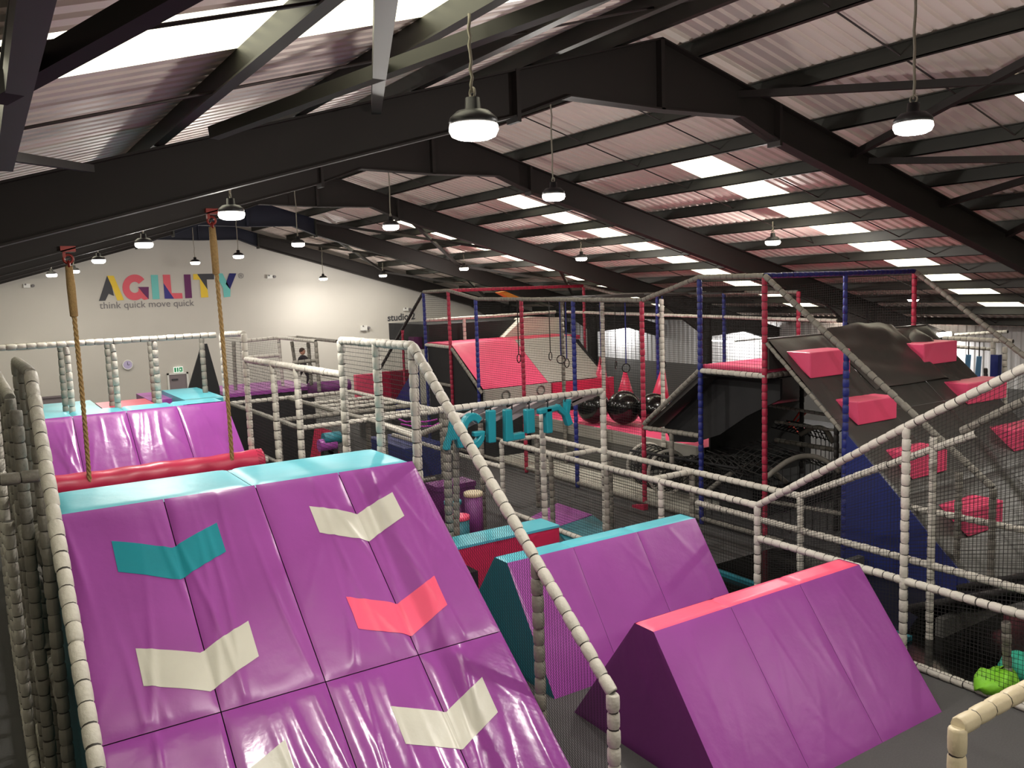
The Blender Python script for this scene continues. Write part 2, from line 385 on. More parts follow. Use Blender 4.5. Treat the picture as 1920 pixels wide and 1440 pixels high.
lamp((606, 522), 'x', 11.4, 'tiny dark-capped lamp hanging in front of the grey far wall', R3)
# further lamps of the same rows, behind and above the viewpoint
for (x, y, z) in ((2.7, -1.3, 5.78), (6.7, -1.2, 6.0), (13.8, 5.6, 5.5), (13.8, -.8, 5.5), (19.5, 5.6, 4.2), (19.5, 12.2, 4.2)):
    L = bpy.data.lights.new('lamp_light', 'AREA'); L.shape = 'DISK'; L.size = .24; L.energy = LAMP_W; L.color = (1, .945, .875)
    t = thing('high_bay_lamp', ['high-bay lamp behind the viewpoint at left', 'high-bay lamp behind the viewpoint under the ridge', 'high-bay lamp right of the viewpoint over the steps', 'high-bay lamp behind the viewpoint at right', 'low high-bay lamp at the right eaves near the viewpoint', 'low high-bay lamp at the right eaves beyond the block ramp'][[-1.3, -1.2, 5.6, -.8, 5.6, 12.2].index(y) if x != 19.5 else (4 if y == 5.6 else 5)], 'lamp', (x, y, z), 'lamps outside the view')
    MB().rings([(x, y, z), (x, y, z+.05), (x, y, z+.17)], [.135, .15, .045], 0, 20).build('housing', 'lamp', t)
    MB().rings([(x, y, z-.045), (x, y, z)], [.1, .134], 0, 20).build('lens', 'lens', t)
    MB().tube([(x, y, z+.15), (x, y, rz(x))], .011).build('suspension_cord', 'cord', t)
    o = bpy.data.objects.new('lamp_light', L); COL.objects.link(o); o.parent = t; o.location = (0, 0, -.07)
# tube lights on the right wall
for (a, c, zc, lb) in (((1545, 622), (1612, 614), 23.6, 'bright white tube light low under the eaves right of the red post'), ((1735, 630), (1782, 626), 23.6, 'bright white tube light at right behind the grey cone pad')):
    p, q = at(*a, 'x', zc), at(*c, 'x', zc)
    t = thing('tube_light', lb, 'light', p)
    MB().tube([p, q], .07, sides=10).build('tube', 'lens', t); MB().bar(p+V(.12, 0, 0), q+V(.12, 0, 0), .1, .12).build('fitting', 'white', t)
    MB().bar(p+V(.2, 0, 0), V(XR-.04, p.y, p.z), .05, .05).build('bracket', 'white', t)
    L = bpy.data.lights.new('lamp_light', 'AREA'); L.shape = 'RECTANGLE'; L.size = .1; L.size_y = 1.2; L.energy = 60
    o = bpy.data.objects.new('lamp_light', L); COL.objects.link(o); o.parent = t; o.location = (-.15, (q.y-p.y)/2, -.1)
p = at(1152, 606, 'x', 23.3)
t = thing('tube_light', 'small wall light low under the eaves between the white posts of the tower', 'light', p)
MB().tube([p, p+V(0, .5, 0)], .05, sides=10).build('tube', 'lens', t); MB().bar(p+V(.05, .2, 0), V(XR-.04, p.y+.2, p.z), .05, .05).build('bracket', 'white', t)
L = bpy.data.lights.new('lamp_light', 'AREA'); L.shape = 'RECTANGLE'; L.size = .1; L.size_y = 1.0; L.energy = 70
o = bpy.data.objects.new('lamp_light', L); COL.objects.link(o); o.parent = t; o.rotation_euler = (0, math.radians(-60), 0); o.location = (-.1, .2, -.1)
p = at(1375, 640, 'x', 22.6)
t = thing('tube_light', 'hidden wall light washing the white cladding behind the pink landing', 'light', p)
MB().tube([p, p+V(0, 1.2, 0)], .03).build('tube', 'lens', t); MB().bar(p+V(.05, 0, 0), V(XR-.04, p.y, p.z), .05, .05).build('bracket', 'white', t)
L = bpy.data.lights.new('lamp_light', 'AREA'); L.shape = 'RECTANGLE'; L.size = .1; L.size_y = 1.2; L.energy = 60
o = bpy.data.objects.new('lamp_light', L); COL.objects.link(o); o.parent = t; o.rotation_euler = (0, math.radians(-90), 0); o.location = (.1, .6, 0)
# ================================================================ FAR WALL: lettering and fittings
YF = YW-.01
def cp(pts): return [at(x/4, 430+y/4, 'y', YF) for x, y in pts]
sign = thing('wall_sign', 'large multicoloured AGILITY wordmark with grey slogan on the far wall', 'sign', at(315, 565, 'y', YF))
def shp(n, pts, m): return MB().prism(cp(pts), (0, -.012, 0)).build(n, m, sign)
shp('letter_stroke', [(742, 537), (803, 348), (838, 425), (855, 500), (815, 482), (790, 535)], 'dark')
shp('letter_stroke', [(803, 348), (852, 348), (930, 530), (880, 533), (838, 425)], 'yellow')
arc_o = [(1010+92*math.cos(math.radians(a)), 435-97*math.sin(math.radians(a))) for a in range(38, 318, 14)]
arc_i = [(1012+40*math.cos(math.radians(a)), 435-44*math.sin(math.radians(a))) for a in range(312, 30, -14)]
for (a0, a1, b0, b1) in [(arc_o[i], arc_o[i+1], None, None) for i in range(0)]: pass
gb = MB()
A = list(range(38, 322, 14))
for a, c in zip(A, A[1:]):
    f = lambda an, k: (1010+k*92*math.cos(math.radians(an)), 435-k*97*math.sin(math.radians(an)))
    gb.prism(cp([f(a, 1), f(c, 1), f(c, .43), f(a, .43)]), (0, -.012, 0))
gb.prism(cp([(1040, 440), (1112, 524), (1080, 530), (1035, 500)]), (0, -.006, 0)); gb.build('letter_stroke', 'rose', sign)
shp('letter_stroke', [(1035, 432), (1115, 432), (1115, 525)], 'plum').data.transform(Matrix.Translation((0, -.006, 0)))
shp('letter_stroke', [(1130, 342), (1183, 342), (1197, 522), (1145, 524)], 'aqua')
shp('letter_stroke', [(1220, 340), (1275, 340), (1287, 478), (1365, 478), (1370, 518), (1305, 520), (1226, 403)], 'rose')
shp('letter_stroke', [(1226, 403), (1305, 520), (1235, 520)], 'indigo')
shp('letter_stroke', [(1378, 338), (1428, 338), (1440, 515), (1390, 517)], 'plum')
shp('letter_stroke', [(1448, 335), (1478, 335), (1556, 452), (1563, 510), (1508, 512), (1498, 378), (1450, 378)], 'yellow')
shp('letter_stroke', [(1478, 335), (1605, 332), (1605, 375), (1550, 376), (1556, 452)], 'dark')
shp('letter_stroke', [(1612, 330), (1668, 330), (1728, 452), (1727, 505), (1680, 510), (1672, 440)], 'aqua')
shp('letter_stroke', [(1720, 330), (1772, 330), (1724, 450), (1692, 408)], 'navyp')
text('slogan', 'think quick move quick', at(187, 579, 'y', YF-.005), 3.15, 0, 'txt', sign, xdir=(1, 0, -.005))
text('trademark', '®', at(447, 522, 'y', YF-.005), .2, 0, 'txt', sign)
t = text('wall_text', 'studio 2', at(727, 602, 'y', YF-.005), 1.27, 0, 'dark', None, bold=.02, xdir=(1, 0, .02)); tag(t, 'dark grey studio 2 lettering on the far wall', 'lettering')
d1 = thing('door_1', 'x', 'door', at(331, 733, 'y', YF)); del d1['label']; del d1['category']; struct(d1)
a, c = at(316, 703, 'y', YF), at(349, 703, 'y', YF)
MB().box((a.x, YF-.06, 0), (c.x, YF, a.z)).build('door_leaf', 'door', d1)
MB().box((a.x-.06, YF-.08, 0), (a.x, YF, a.z+.06)).box((c.x, YF-.08, 0), (c.x+.06, YF, a.z+.06)).box((a.x-.06, YF-.08, a.z), (c.x+.06, YF, a.z+.06)).build('door_frame', 'white', d1)
MB().box((a.x+.08, YF-.1, a.z-.2), (a.x+.3, YF-.06, a.z-.15)).build('door_closer', 'dark', d1)
p = at(334, 693, 'y', YF)
t = thing('exit_sign', 'green and white running-man exit sign above the door', 'sign', p)
MB().box((p.x-.16, YF-.05, p.z-.1), (p.x+.16, YF, p.z+.1)).build('sign_panel', 'exitw', t)
b = MB(); b.box((p.x-.14, YF-.056, p.z-.08), (p.x-.08, YF-.05, p.z+.08)).box((p.x-.05, YF-.056, p.z-.08), (p.x, YF-.05, p.z+.08)).box((p.x+.03, YF-.056, p.z-.08), (p.x+.14, YF-.05, p.z+.08)); b.build('pictogram', 'green', t)
MB().poly([(p.x+.05, YF-.06, p.z), (p.x+.09, YF-.06, p.z-.05), (p.x+.09, YF-.06, p.z+.05)]).build('arrow', 'exitw', t)
p = at(239, 684, 'y', YF)
t = thing('wall_clock', 'round lilac-faced wall clock on the far wall', 'clock', p)
MB().rings([(p.x, YF-.06, p.z), (p.x, YF, p.z)], [.15, .15], 0, 24).build('face', 'lilac', t); MB().torus((p.x, YF-.05, p.z), (0, 1, 0), .16, .02).build('rim', 'white', t)
MB().box((p.x-.008, YF-.07, p.z), (p.x+.008, YF-.062, p.z+.1)).box((p.x, YF-.07, p.z-.008), (p.x+.07, YF-.062, p.z+.008)).build('hands', 'dark', t)
for (q, lb, w_, h_) in (((44, 648), 'pale emergency light box low on the far wall at left', .42, .16), ((681, 615), 'white wall box left of the studio lettering', .28, .2), ((760, 580), 'small white twin-lamp box above the studio lettering', .2, .13), ((505, 519), 'small white twin-lamp box right of the wall sign', .2, .13), ((50, 536), 'small white twin-lamp box left of the wall sign', .2, .13)):
    p = at(*q, 'y', YF); t = thing('emergency_light', lb, 'light fitting', p)
    MB().box((p.x-w_/2, YF-.1, p.z-h_/2), (p.x+w_/2, YF, p.z+h_/2)).build('casing', 'white', t)
    MB().rings([(p.x-.04, YF-.12, p.z+h_/2-.02), (p.x-.04, YF-.09, p.z+h_/2-.02)], [.03, .03], 0, 12).rings([(p.x+w_/2+.08, YF-.12, p.z), (p.x+w_/2+.08, YF, p.z)], [.05, .05], 0, 12).build('lamp_head', 'txt', t)
a, c = at(70, 745, 'y', YF-.3), at(110, 745, 'y', YF-.3)
tag(MB().box((a.x, YF-.35, 0), (c.x+.1, YF-.3, a.z)).box((a.x, YF-.4, a.z-.05), (c.x+.1, YF-.28, a.z)).build('notice_board', 'door'), 'mauve grey board standing against the far wall at left', 'board')
# ================================================================ PADDED RAMPS
def hsh(i): return (math.sin(i*12.9898)*43758.5453) % 1
def pillow(u, v, k=0, amp=.02, creases=1.0):          # height of the stuffed skin above its board; u, v in 0..1 across one panel
    e = min(u, 1-u); f = min(v, 1-v)
    h = amp*(1-math.exp(-e/.035))*(1-math.exp(-f/.03))
    for i in range(6):      # drag folds running away from the seams
        cx, cy = hsh(i+k*7), hsh(i*3+k*5+1); an = (.5+hsh(i*5+k))*1.3*(1 if cx > .5 else -1); L = .22+.3*hsh(i*2+k)
        dx, dy = u-cx, v-cy; a_ = dx*math.cos(an)+dy*math.sin(an); b_ = -dx*math.sin(an)+dy*math.cos(an)+.25*a_*a_
        h += creases*.0085*(hsh(i*9+k)*.7+.5)*math.exp(-(a_/L)**2)*math.exp(-(b_/.03)**2)*min(1, e/.03)*min(1, f/.03)
    h += creases*.006*math.sin(7*u+3*v+k)*math.sin(5*v-4*u+k*2)*min(1, e/.08)*min(1, f/.08)
    return h
class Slope:      # plane spanned by x and the slope direction, facing -y
    def __init__(s, x0, x1, yt, zt, yb, zb):
        s.x0, s.x1, s.yt, s.zt = x0, x1, yt, zt
        s.L = math.hypot(yt-yb, zt-zb); s.d = Vector((0, (yb-yt)/s.L, (zb-zt)/s.L)); s.n = Vector((0, s.d.z, -s.d.y)); s.o = Vector((x0, yt, zt))
    def pt(s, x, t, h=0): return Vector((x, s.yt, s.zt))+s.d*t+s.n*h
    def px(s, x, y):
        p = onp(x, y, s.n, s.n.dot(s.o)); return p.x, (p-Vector((p.x, s.yt, s.zt))).dot(s.d)
# ---- the big purple ramp
RAMP = Slope(.52, 3.84, 8.0, 3.03, 4.17, 0.0)
t1 = thing('climbing_ramp', 'biggest purple padded ramp, with arrow-shaped patches and teal top, in the foreground', 'ramp', (2.18, 4.6, 0))
ts = RAMP.px(605, 1280)[1]; xs = [.52, 1.36, 2.18, 3.01, 3.84]; tt = [0, ts, 2*ts, RAMP.L]
def ramp_h(x, t):
    i = max(0, min(3, sum(x > q for q in xs[1:4]))); j = max(0, min(2, sum(t > q for q in tt[1:3])))
    u = (x-xs[i])/(xs[i+1]-xs[i]); v = (t-tt[j])/(tt[j+1]-tt[j]); u = max(0, min(1, u)); v = max(0, min(1, v))
    return pillow(u, v, i+4*j, .018, 1.35)
for j in range(3):
    for i in range(4):
        b = MB().grid(lambda u, v: RAMP.pt(xs[i]+.004+(xs[i+1]-xs[i]-.008)*u, tt[j]+.004+(tt[j+1]-tt[j]-.008)*v, ramp_h(xs[i]+(xs[i+1]-xs[i])*u, tt[j]+(tt[j+1]-tt[j])*v)), 44, 70 if j < 2 else 20)
        b.build('panel', 'purple' if j == 0 else 'purple_glossy', t1)
for nm, q in (('patch', None),): pass
def patch(mt, quads, shift=(0, 0), lb=None):
    b = MB()
    for q in quads:
        c = [RAMP.px(x/2, 720+y/2) for x, y in q]; c = [(x+shift[0], t+shift[1]) for x, t in c]
        def fn(u, v):
            x = (c[0][0]*(1-u)+c[1][0]*u)*(1-v)+(c[3][0]*(1-u)+c[2][0]*u)*v; t = (c[0][1]*(1-u)+c[1][1]*u)*(1-v)+(c[3][1]*(1-u)+c[2][1]*u)*v
            return RAMP.pt(x, t, ramp_h(x, t)+.0035)
        b.grid(fn, 24, 20)
    o = b.build('arrow_patch', mt, t1)
    if lb: o['label'] = lb
patch('teal_in', [[(418, 595), (645, 618), (675, 738), (443, 710)], [(645, 618), (812, 523), (847, 632), (675, 738)]], lb='teal arrow patch')
patch('white_in', [[(1158, 463), (1340, 490), (1385, 592), (1197, 563)], [(1340, 490), (1470, 409), (1515, 498), (1385, 592)]], lb='off-white arrow patch')
patch('coral', [[(1296, 802), (1490, 827), (1545, 947), (1342, 922)], [(1490, 827), (1625, 727), (1674, 835), (1545, 947)]], lb='coral pink arrow patch')
C4 = [[(508, 995), (750, 1012), (788, 1157), (538, 1137)], [(750, 1012), (930, 893), (970, 1025), (788, 1157)]]
patch('white_in', C4, lb='off-white arrow patch')
patch('white_in', [[(1462, 1215), (1673, 1232), (1735, 1372), (1518, 1357)], [(1673, 1232), (1805, 1103), (1865, 1234), (1735, 1372)]], lb='off-white arrow patch')
a, c = RAMP.px(930/2, 720+893/2), RAMP.px(1068/2, 720+1338/2)
patch('white_in', C4, (c[0]-a[0], c[1]-a[1]), lb='off-white arrow patch')
for (a, c) in ((.52, 2.18), (2.18, 3.84)):
    MB().grid(lambda u, v: V(a+.003+(c-a-.006)*u, 8.0+1.02*v, 3.0+.035*(1-math.exp(-min(u, 1-u)/.02))*(1-math.exp(-min(v, 1-v)/.04))), 30, 16).build('top_pad', 'teal', t1)
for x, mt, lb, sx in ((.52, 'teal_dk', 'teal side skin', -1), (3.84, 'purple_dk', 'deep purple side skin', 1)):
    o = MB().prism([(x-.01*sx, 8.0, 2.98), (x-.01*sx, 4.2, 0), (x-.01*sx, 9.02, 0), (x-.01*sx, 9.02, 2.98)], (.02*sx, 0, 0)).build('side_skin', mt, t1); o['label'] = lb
MB().box((.54, 8.98, 0), (3.82, 9.02, 2.98)).build('back_board', 'black', t1)
sd = (RAMP.d*-1)
text('side_lettering', 'think quick move quick', V(.498, 4.95, .35), 3.0, 0, 'white_in', t1, bold=.03, xdir=sd, updir=(0, sd.z*-1, sd.y))
# ---- landing between the ramps
tag(MB().box((.5, 9.02, .9), (3.86, 14.5, 1.0)).box((.6, 9.1, 0), (.7, 9.2, .9)).box((3.7, 14.2, 0), (3.8, 14.3, .9)).box((.6, 14.2, 0), (.7, 14.3, .9)).box((3.7, 9.1, 0), (3.8, 9.2, .9)).build('landing_deck', 'blackmat'), 'black landing deck sunk between the two purple ramps', 'platform')
# ---- second ramp
R2s = Slope(.62, 3.84, 15.62, 2.95, 14.47, 2.13)
R2s = Slope(.62, 3.84, 15.62, 2.95, 14.0, 1.78)
t2 = thing('climbing_ramp', 'shorter glossy purple padded ramp behind the pink roll, under the ropes', 'ramp', (2.2, 14.8, 1.0))
x2 = [.62, 1.36, 2.18, 3.0, 3.84]
for i in range(4):
    MB().grid(lambda u, v: R2s.pt(x2[i]+.004+(x2[i+1]-x2[i]-.008)*u, R2s.L*v, pillow(u, v, i+20, .018, .9)), 36, 50).build('panel', 'purple_glossy', t2)
    MB().grid(lambda u, v: V(x2[i]+.003+(x2[i+1]-x2[i]-.006)*u, 15.62+.62*v, 2.93+.03*(1-math.exp(-min(u, 1-u)/.02))), 16, 4).build('top_pad', 'teal', t2)
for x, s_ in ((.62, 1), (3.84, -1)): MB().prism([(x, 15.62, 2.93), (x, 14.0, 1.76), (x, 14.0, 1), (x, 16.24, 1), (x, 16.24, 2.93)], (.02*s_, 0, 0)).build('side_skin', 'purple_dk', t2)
b = MB()
def rollf(u, v):
    a_ = v*2*math.pi; x = .72+3.3*u; r = .19+.006*math.sin(u*40+math.sin(a_*2)*1.5)+.008*math.sin(u*13+a_)
    if u < .001 or u > .999: r *= .8
    return V(x, 14.15+r*math.cos(a_), 2.07+r*math.sin(a_))
b.grid(rollf, 160, 24); b.poly([rollf(1, v/16)+V(.004, 0, 0) for v in range(16)])
t = thing('padded_roll', 'long crimson padded roll along the foot of the glossy purple ramp', 'padded roll', (2.3, 14, 1.0))
b.build('cover', 'crimson', t); MB().rings([(.72, 14.15, 2.07), (4.1, 14.15, 2.07)], [.05, .05], 0, 12).build('core_tube', 'foam', t); MB().box((.8, 14.1, 1.0), (.9, 14.2, 1.95)).box((3.7, 14.1, 1), (3.8, 14.2, 1.95)).build('stand', 'steel', t)
# teal decks behind the second ramp
t = thing('back_platform', 'teal, pink and purple padded platform behind the glossy purple ramp', 'platform', (2.6, 17.5, 0))
MB().box((.5, 16.25, 2.6), (2.0, 19, 2.84)).build('pad', 'teal', t); MB().box((2.0, 16.7, 2.6), (2.9, 18.2, 2.86)).build('pad', 'crimson', t); MB().box((2.9, 17.6, 2.6), (3.3, 19.2, 2.87)).build('pad', 'purple', t)
MB().box((3.3, 16.25, 2.6), (4.0, 18.6, 2.95)).build('pad', 'teal', t); MB().box((2.0, 16.25, 2.6), (3.3, 16.7, 2.84)).build('pad', 'teal', t)
MB().box((.6, 16.3, 0), (3.95, 18.5, 2.6)).build('base', 'blackmat', t)
# ---- ropes
def rope(px0, lb, px1):
    p = at(*px0, 'y', 14.0); q = at(*px1, 'y', 14.0)
    t = thing('climbing_rope', lb, 'rope', V(p.x, 14, 1.0)); top = rz(p.x)-.5
    b = MB(); n = 170
    for s_ in range(3):
        pts = []
        for i in range(n+1):
            k = i/n; z = top-.25+(1.05-(top-.25))*k; x = p.x+(q.x-p.x)*min(1, k*1.25)+.025*math.sin(k*3.1); a_ = i*.62+s_*2.094; r = .017 
            pts.append(V(x+r*math.cos(a_), 14+r*math.sin(a_), z))
        b.tube(pts, .019, sides=6)
    b.build('rope_strand', 'rope', t)
    MB().rings([(p.x, 14, top-.22), (p.x+.005, 14, top-.5), (p.x+.01, 14, top-.95), (p.x+.012, 14, top-.97)], [.05, .06, .055, .03], 0, 14).build('rope_splice', 'rope', t)
    b = MB().box((p.x-.1, 13.9, top-.02), (p.x+.1, 14.1, top+.06)); b.torus((p.x, 14, top-.12), (0, 1, 0), .06, .02); b.torus((p.x, 14, top-.2), (1, 0, 0), .05, .018); b.box((p.x-.07, 13.96, top-.1), (p.x-.03, 14.04, top)); b.build('beam_clamp', 'redclamp', t)
rope((125, 455), 'left climbing rope, hanging from a red beam clamp in front of the far wall', (165, 900))
rope((395, 390), 'right climbing rope, hanging from a red beam clamp beside a glowing lamp', (434, 870))
# ---- net frames beside the ramps
def vpost(x, y, z0, z1, mt='foam'): return ('post', (x, y, z0), (x, y, z1), mt)
XA = 3.9
top0, low0 = V(XA, 8.0, 4.24), V(XA, 4.82, 1.71)
mid = top0.lerp(low0, .69)
frame('ramp_net_frame', 'white padded rail and net frame down the right side of the big purple ramp', 'frame',
      [('sloping_rail', top0, low0), ('post', low0, (XA, 4.82, 0)), ('post', (XA, mid.y, mid.z), (XA, mid.y, 0), 'foam_grey'), ('post', top0, (XA, 8.0, 0)), ('rail', top0, (XA, 10.0, 4.23)), vpost(XA, 8.93, 1.0, 4.23), vpost(XA, 10.0, 1.0, 4.23),
       ('rail', (XA, 10.0, 3.80), (XA, 14.3, 3.77)), vpost(XA, 11.75, 1.0, 3.78), vpost(XA, 12.85, 1.0, 3.77), vpost(XA, 14.35, 1.0, 4.2), ('rail', (XA, 14.35, 4.2), (XA, 15.8, 4.15)), vpost(XA, 15.8, 2.9, 4.15)],
      [((XA, 8, .1), (XA, 4.82, .1), low0, top0), ((XA, 8, 1), (XA, 10, 1), (XA, 10, 4.2), (XA, 8, 4.2)), ((XA, 10, 1), (XA, 14.3, 1), (XA, 14.3, 3.77), (XA, 10, 3.77)), ((XA, 14.35, 2.9), (XA, 15.8, 2.9), (XA, 15.8, 4.15), (XA, 14.35, 4.15))], ref=(XA, 8, 0))
XB = .42
mem = [('sloping_rail', (XB, 8.0, 4.24), (XB, 4.6, 1.55)), ('rail', (XB, 8.0, 4.24), (XB, 10.2, 4.22), 'foam_grey'), ('post', (XB, 4.82, 1.7), (XB, 4.82, 0))]
nn = [((XB, 8, .1), (XB, 4.82, .1), (XB, 4.82, 1.7), (XB, 8, 4.2))]
mem += [vpost(XB, y, 0, 4.22, 'foam_grey') for y in (8.0, 9.1, 10.2)]
mem += [('rail', (XB, 8.0, z), (XB, 10.2, z), 'foam_grey') for z in (.2, 1.4, 2.7)]
frame('ramp_net_frame', 'white padded rail and posts down the left edge of the big purple ramp', 'frame', mem, nn+[((XB, 8, .1), (XB, 10.2, .1), (XB, 10.2, 4.2), (XB, 8, 4.2))], ref=(XB, 8, 0))
XC = .31
mem = [vpost(XC, y, 0, 3.9, 'foam_grey') for y in (8.5, 9.6, 10.7, 11.8, 12.9, 14.0)] + [('rail', (XC, 8.5, z), (XC, 14.0, z), 'foam_grey') for z in (1.3, 2.6)] + [('rail', (XC, 9.6, 3.9), (XC, 14, 3.9), 'foam_grey'), ('floor_rail', (XC, 8.5, .06), (XC, 14, .06), 'foam')]
mem += [('cross_rail', (-.6, 7.9, 3.42), (.42, 7.9, 3.4), 'foam_grey'), ('brace', (XC+.05, 9.6, 2.9), (XC+.05, 8.5, 1.7), 'foam_grey')]
frame('side_net_frame', 'dense row of grey padded posts and nets along the left side of the tower', 'frame', mem, [((XC, 8.5, .15), (XC, 14, .15), (XC, 14, 3.9), (XC, 9.6, 3.9))], ref=(XC, 9, 0), wd=.009)
mem = [vpost(.2, y, 0, 3.8, 'foam') for y in (11.2, 12.6, 14.2)] + [vpost(.2, 10.0, 0, 2.6, 'foam'), ('rail', (.2, 11.2, 3.8), (.2, 14.2, 3.8)), ('floor_rail', (.2, 9.6, .07), (.2, 14.2, .07))]
frame('side_net_frame', 'pale outer row of padded posts at the far left over the carpet', 'frame', mem, [((.2, 11.2, .1), (.2, 14.2, .1), (.2, 14.2, 3.8), (.2, 11.2, 3.8))], ref=(.2, 12, 0), wd=.009)
# back frame across the top of the second ramp
def P3(x, y, ax, v): return at(x, y, ax, v)
ZR = 4.08; YR = 16.2
mem = [('rail', (-1.5, YR, ZR+.02), (3.9, YR, ZR+.05)), ('rail', (-1.5, YR+1.2, ZR), (3.9, YR+1.2, ZR), 'foam_grey')]
mem += [vpost(x, YR, 2.9, ZR) for x in (1.42, 2.14, 2.82)] + [vpost(x, YR+1.2, 2.8, ZR, 'foam_grey') for x in (1.42, 2.2, 2.95, 3.9)]
frame('back_net_frame', 'white padded railing across the top of the glossy purple ramp, against the far wall', 'frame', mem, ref=(2, YR, 2.9))
# black leaning sail at the back left
a = at(378, 645, 'y', 19.5); c = at(352, 733, 'y', 19.5); e = at(412, 728, 'y', 19.5)
tag(MB().prism([a, c, V(c.x, 19.5, 0), V(e.x, 19.5, 0), e, V(a.x+.12, 19.5, a.z)], (0, .05, 0)).build('black_sail', 'blackmat'), 'black triangular sail beside the exit door, behind the white railing', 'panel')
# further net towers toward the far wall
zt = 3.85; q = lambda x, y, z: at(x, y, 'z', z)
def tower(lb, px, zt, nm='net_tower', base=1.0, d=1.3, mt='foam_grey', zmid=()):
    p = [at(x, y, 'z', zt) for x, y in px]; mem = []
    for i, a_ in enumerate(p):
        c_ = p[(i+1) % len(p)]
        mem.append(('rail', a_, c_, mt))
        for zz in zmid: mem.append(('rail', V(a_.x, a_.y, zz), V(c_.x, c_.y, zz), mt))
        mem.append(('post', V(a_.x, a_.y, base), a_, mt))
    frame(nm, lb, 'frame', mem, [(V(p[i].x, p[i].y, base), V(p[(i+1) % len(p)].x, p[(i+1) % len(p)].y, base), p[(i+1) % len(p)], p[i]) for i in range(len(p))])
YD = 24.0
def Y(x, y, v=YD): return at(x, y, 'y', v)
a, c = Y(450, 640), Y(522, 633)
frame('back_net_frame', 'white two-rail railing above the distant purple platform', 'frame',
      [('rail', a, c), ('rail', Y(455, 671), Y(524, 666)), ('post', Y(438, 640), Y(442, 735), 'foam_grey'), ('post', c, Y(531, 728)), ('rail', c, at(592, 640, 'y', 21.5)), ('rail', c, at(555, 632, 'y', 27)), ('rail', at(555, 632, 'y', 27), at(632, 640, 'y', 24), 'foam_grey'),
       ('post', at(547, 640, 'y', 23.3), at(553, 680, 'y', 23.3), 'foam_grey'), ('post', at(578, 642, 'y', 22.2), at(584, 722, 'y', 22.2), 'foam_grey'), ('post', at(592, 640, 'y', 21.5), at(599, 735, 'y', 21.5), 'foam_grey'), ('rail', at(548, 680, 'y', 21.8), at(595, 675, 'y', 21.5), 'foam_grey')],
      [(at(547, 640, 'y', 23.3), at(553, 735, 'y', 23.3), at(599, 735, 'y', 21.5), at(592, 640, 'y', 21.5)), (Y(450, 640), Y(455, 735), Y(531, 728), Y(522, 633))])
a, c = Y(430, 742, 23.2), Y(590, 726, 23.2)
t = thing('purple_platform', 'distant long purple padded platform with black skirt, behind the white railing', 'platform', V((a.x+c.x)/2, 24, 0))
MB().box((a.x, 23.2, a.z-.05), (c.x, 25.6, a.z+.05)).build('pad', 'purple', t); MB().box((a.x, 23.25, 0), (c.x, 25.5, a.z-.05)).build('skirt', 'blackmat', t)
MB().rings([V(c.x-.2, 23.1, a.z), V(c.x+1.0, 23.1, a.z)], [.17, .17], 0, 14).build('bolster', 'purple_dk', t)
PZ = a.z+.05
# child on the platform
def person(x, y, z, h, lb, rz_=0):
    t = thing('person', lb, 'person', (x, y, z))
    k = h/1.2; V_ = [(0, 0, .55), (0, 0, .72), (0, .01, .9), (0, 0, .99), (.1, .02, .5), (.12, -.08, .27), (.12, -.02, .04), (-.1, 0, .5), (-.13, .1, .3), (-.12, .22, .1), (.17, 0, .9), (.24, -.05, .72), (.26, -.16, .6), (-.17, 0, .9), (-.24, .04, .7), (-.25, -.03, .56), (.12, -.12, .02), (-.12, .2, .05)]
    E_ = [(0, 1), (1, 2), (2, 3), (0, 4), (4, 5), (5, 6), (6, 16), (0, 7), (7, 8), (8, 9), (9, 17), (2, 10), (10, 11), (11, 12), (2, 13), (13, 14), (14, 15)]
    R_ = [.11, .1, .11, .045, .075, .055, .035, .075, .055, .035, .05, .035, .028, .05, .035, .028, .03, .03]
    me = bpy.data.meshes.new('body'); me.from_pydata([tuple(Vector(v)*k) for v in V_], E_, []); o = bpy.data.objects.new('body', me); COL.objects.link(o)
    sk = o.modifiers.new('s', 'SKIN'); 
    for i, v in enumerate(me.skin_vertices[0].data): v.radius = (R_[i]*k, R_[i]*k); v.use_root = i == 0
    o.modifiers.new('u', 'SUBSURF').levels = 2; me.materials.append(M['clothes']); o.parent = t
    b = MB().sphere((0, 0, 1.1*k), .095*k, 0, 20, 14, (.85, 1, 1.15)); b.sphere((0, -.095*k, 1.09*k), .015*k); b.sphere((.085*k, 0, 1.09*k), .02*k); b.sphere((-.085*k, 0, 1.09*k), .02*k)
    hd = b.build('head', 'skin', t); hd.matrix_parent_inverse = Matrix()
    e = MB().sphere((.03*k, -.088*k, 1.12*k), .012*k).sphere((-.03*k, -.088*k, 1.12*k), .012*k).build('eyes', 'dark', t); e.matrix_parent_inverse = Matrix()
    hr = MB().sphere((0, .015*k, 1.13*k), .1*k, 0, 20, 14, (.9, 1, 1.05)).build('hair', 'hair', t); hr.matrix_parent_inverse = Matrix()
    for hx in (.26, -.25):
        hn = MB(); hy = -.18 if hx > 0 else -.05; hz = .57 if hx > 0 else .53
        hn.sphere((hx*k, hy*k, hz*k), .022*k)
        for f_ in range(5): hn.tube([(hx*k+(f_-2)*.009*k, hy*k, (hz-.01)*k), (hx*k+(f_-2)*.012*k, (hy-.02)*k, (hz-.045+.004*abs(f_-2))*k)], .006*k, sides=6)
        hn = hn.build('hand', 'skin', t); hn.matrix_parent_inverse = Matrix()
    t.rotation_euler.z = rz_
p = at(571, 722, 'z', PZ)
person(p.x, p.y, p.z, 1.05, 'small child in dark clothes walking on the distant purple platform', .6)
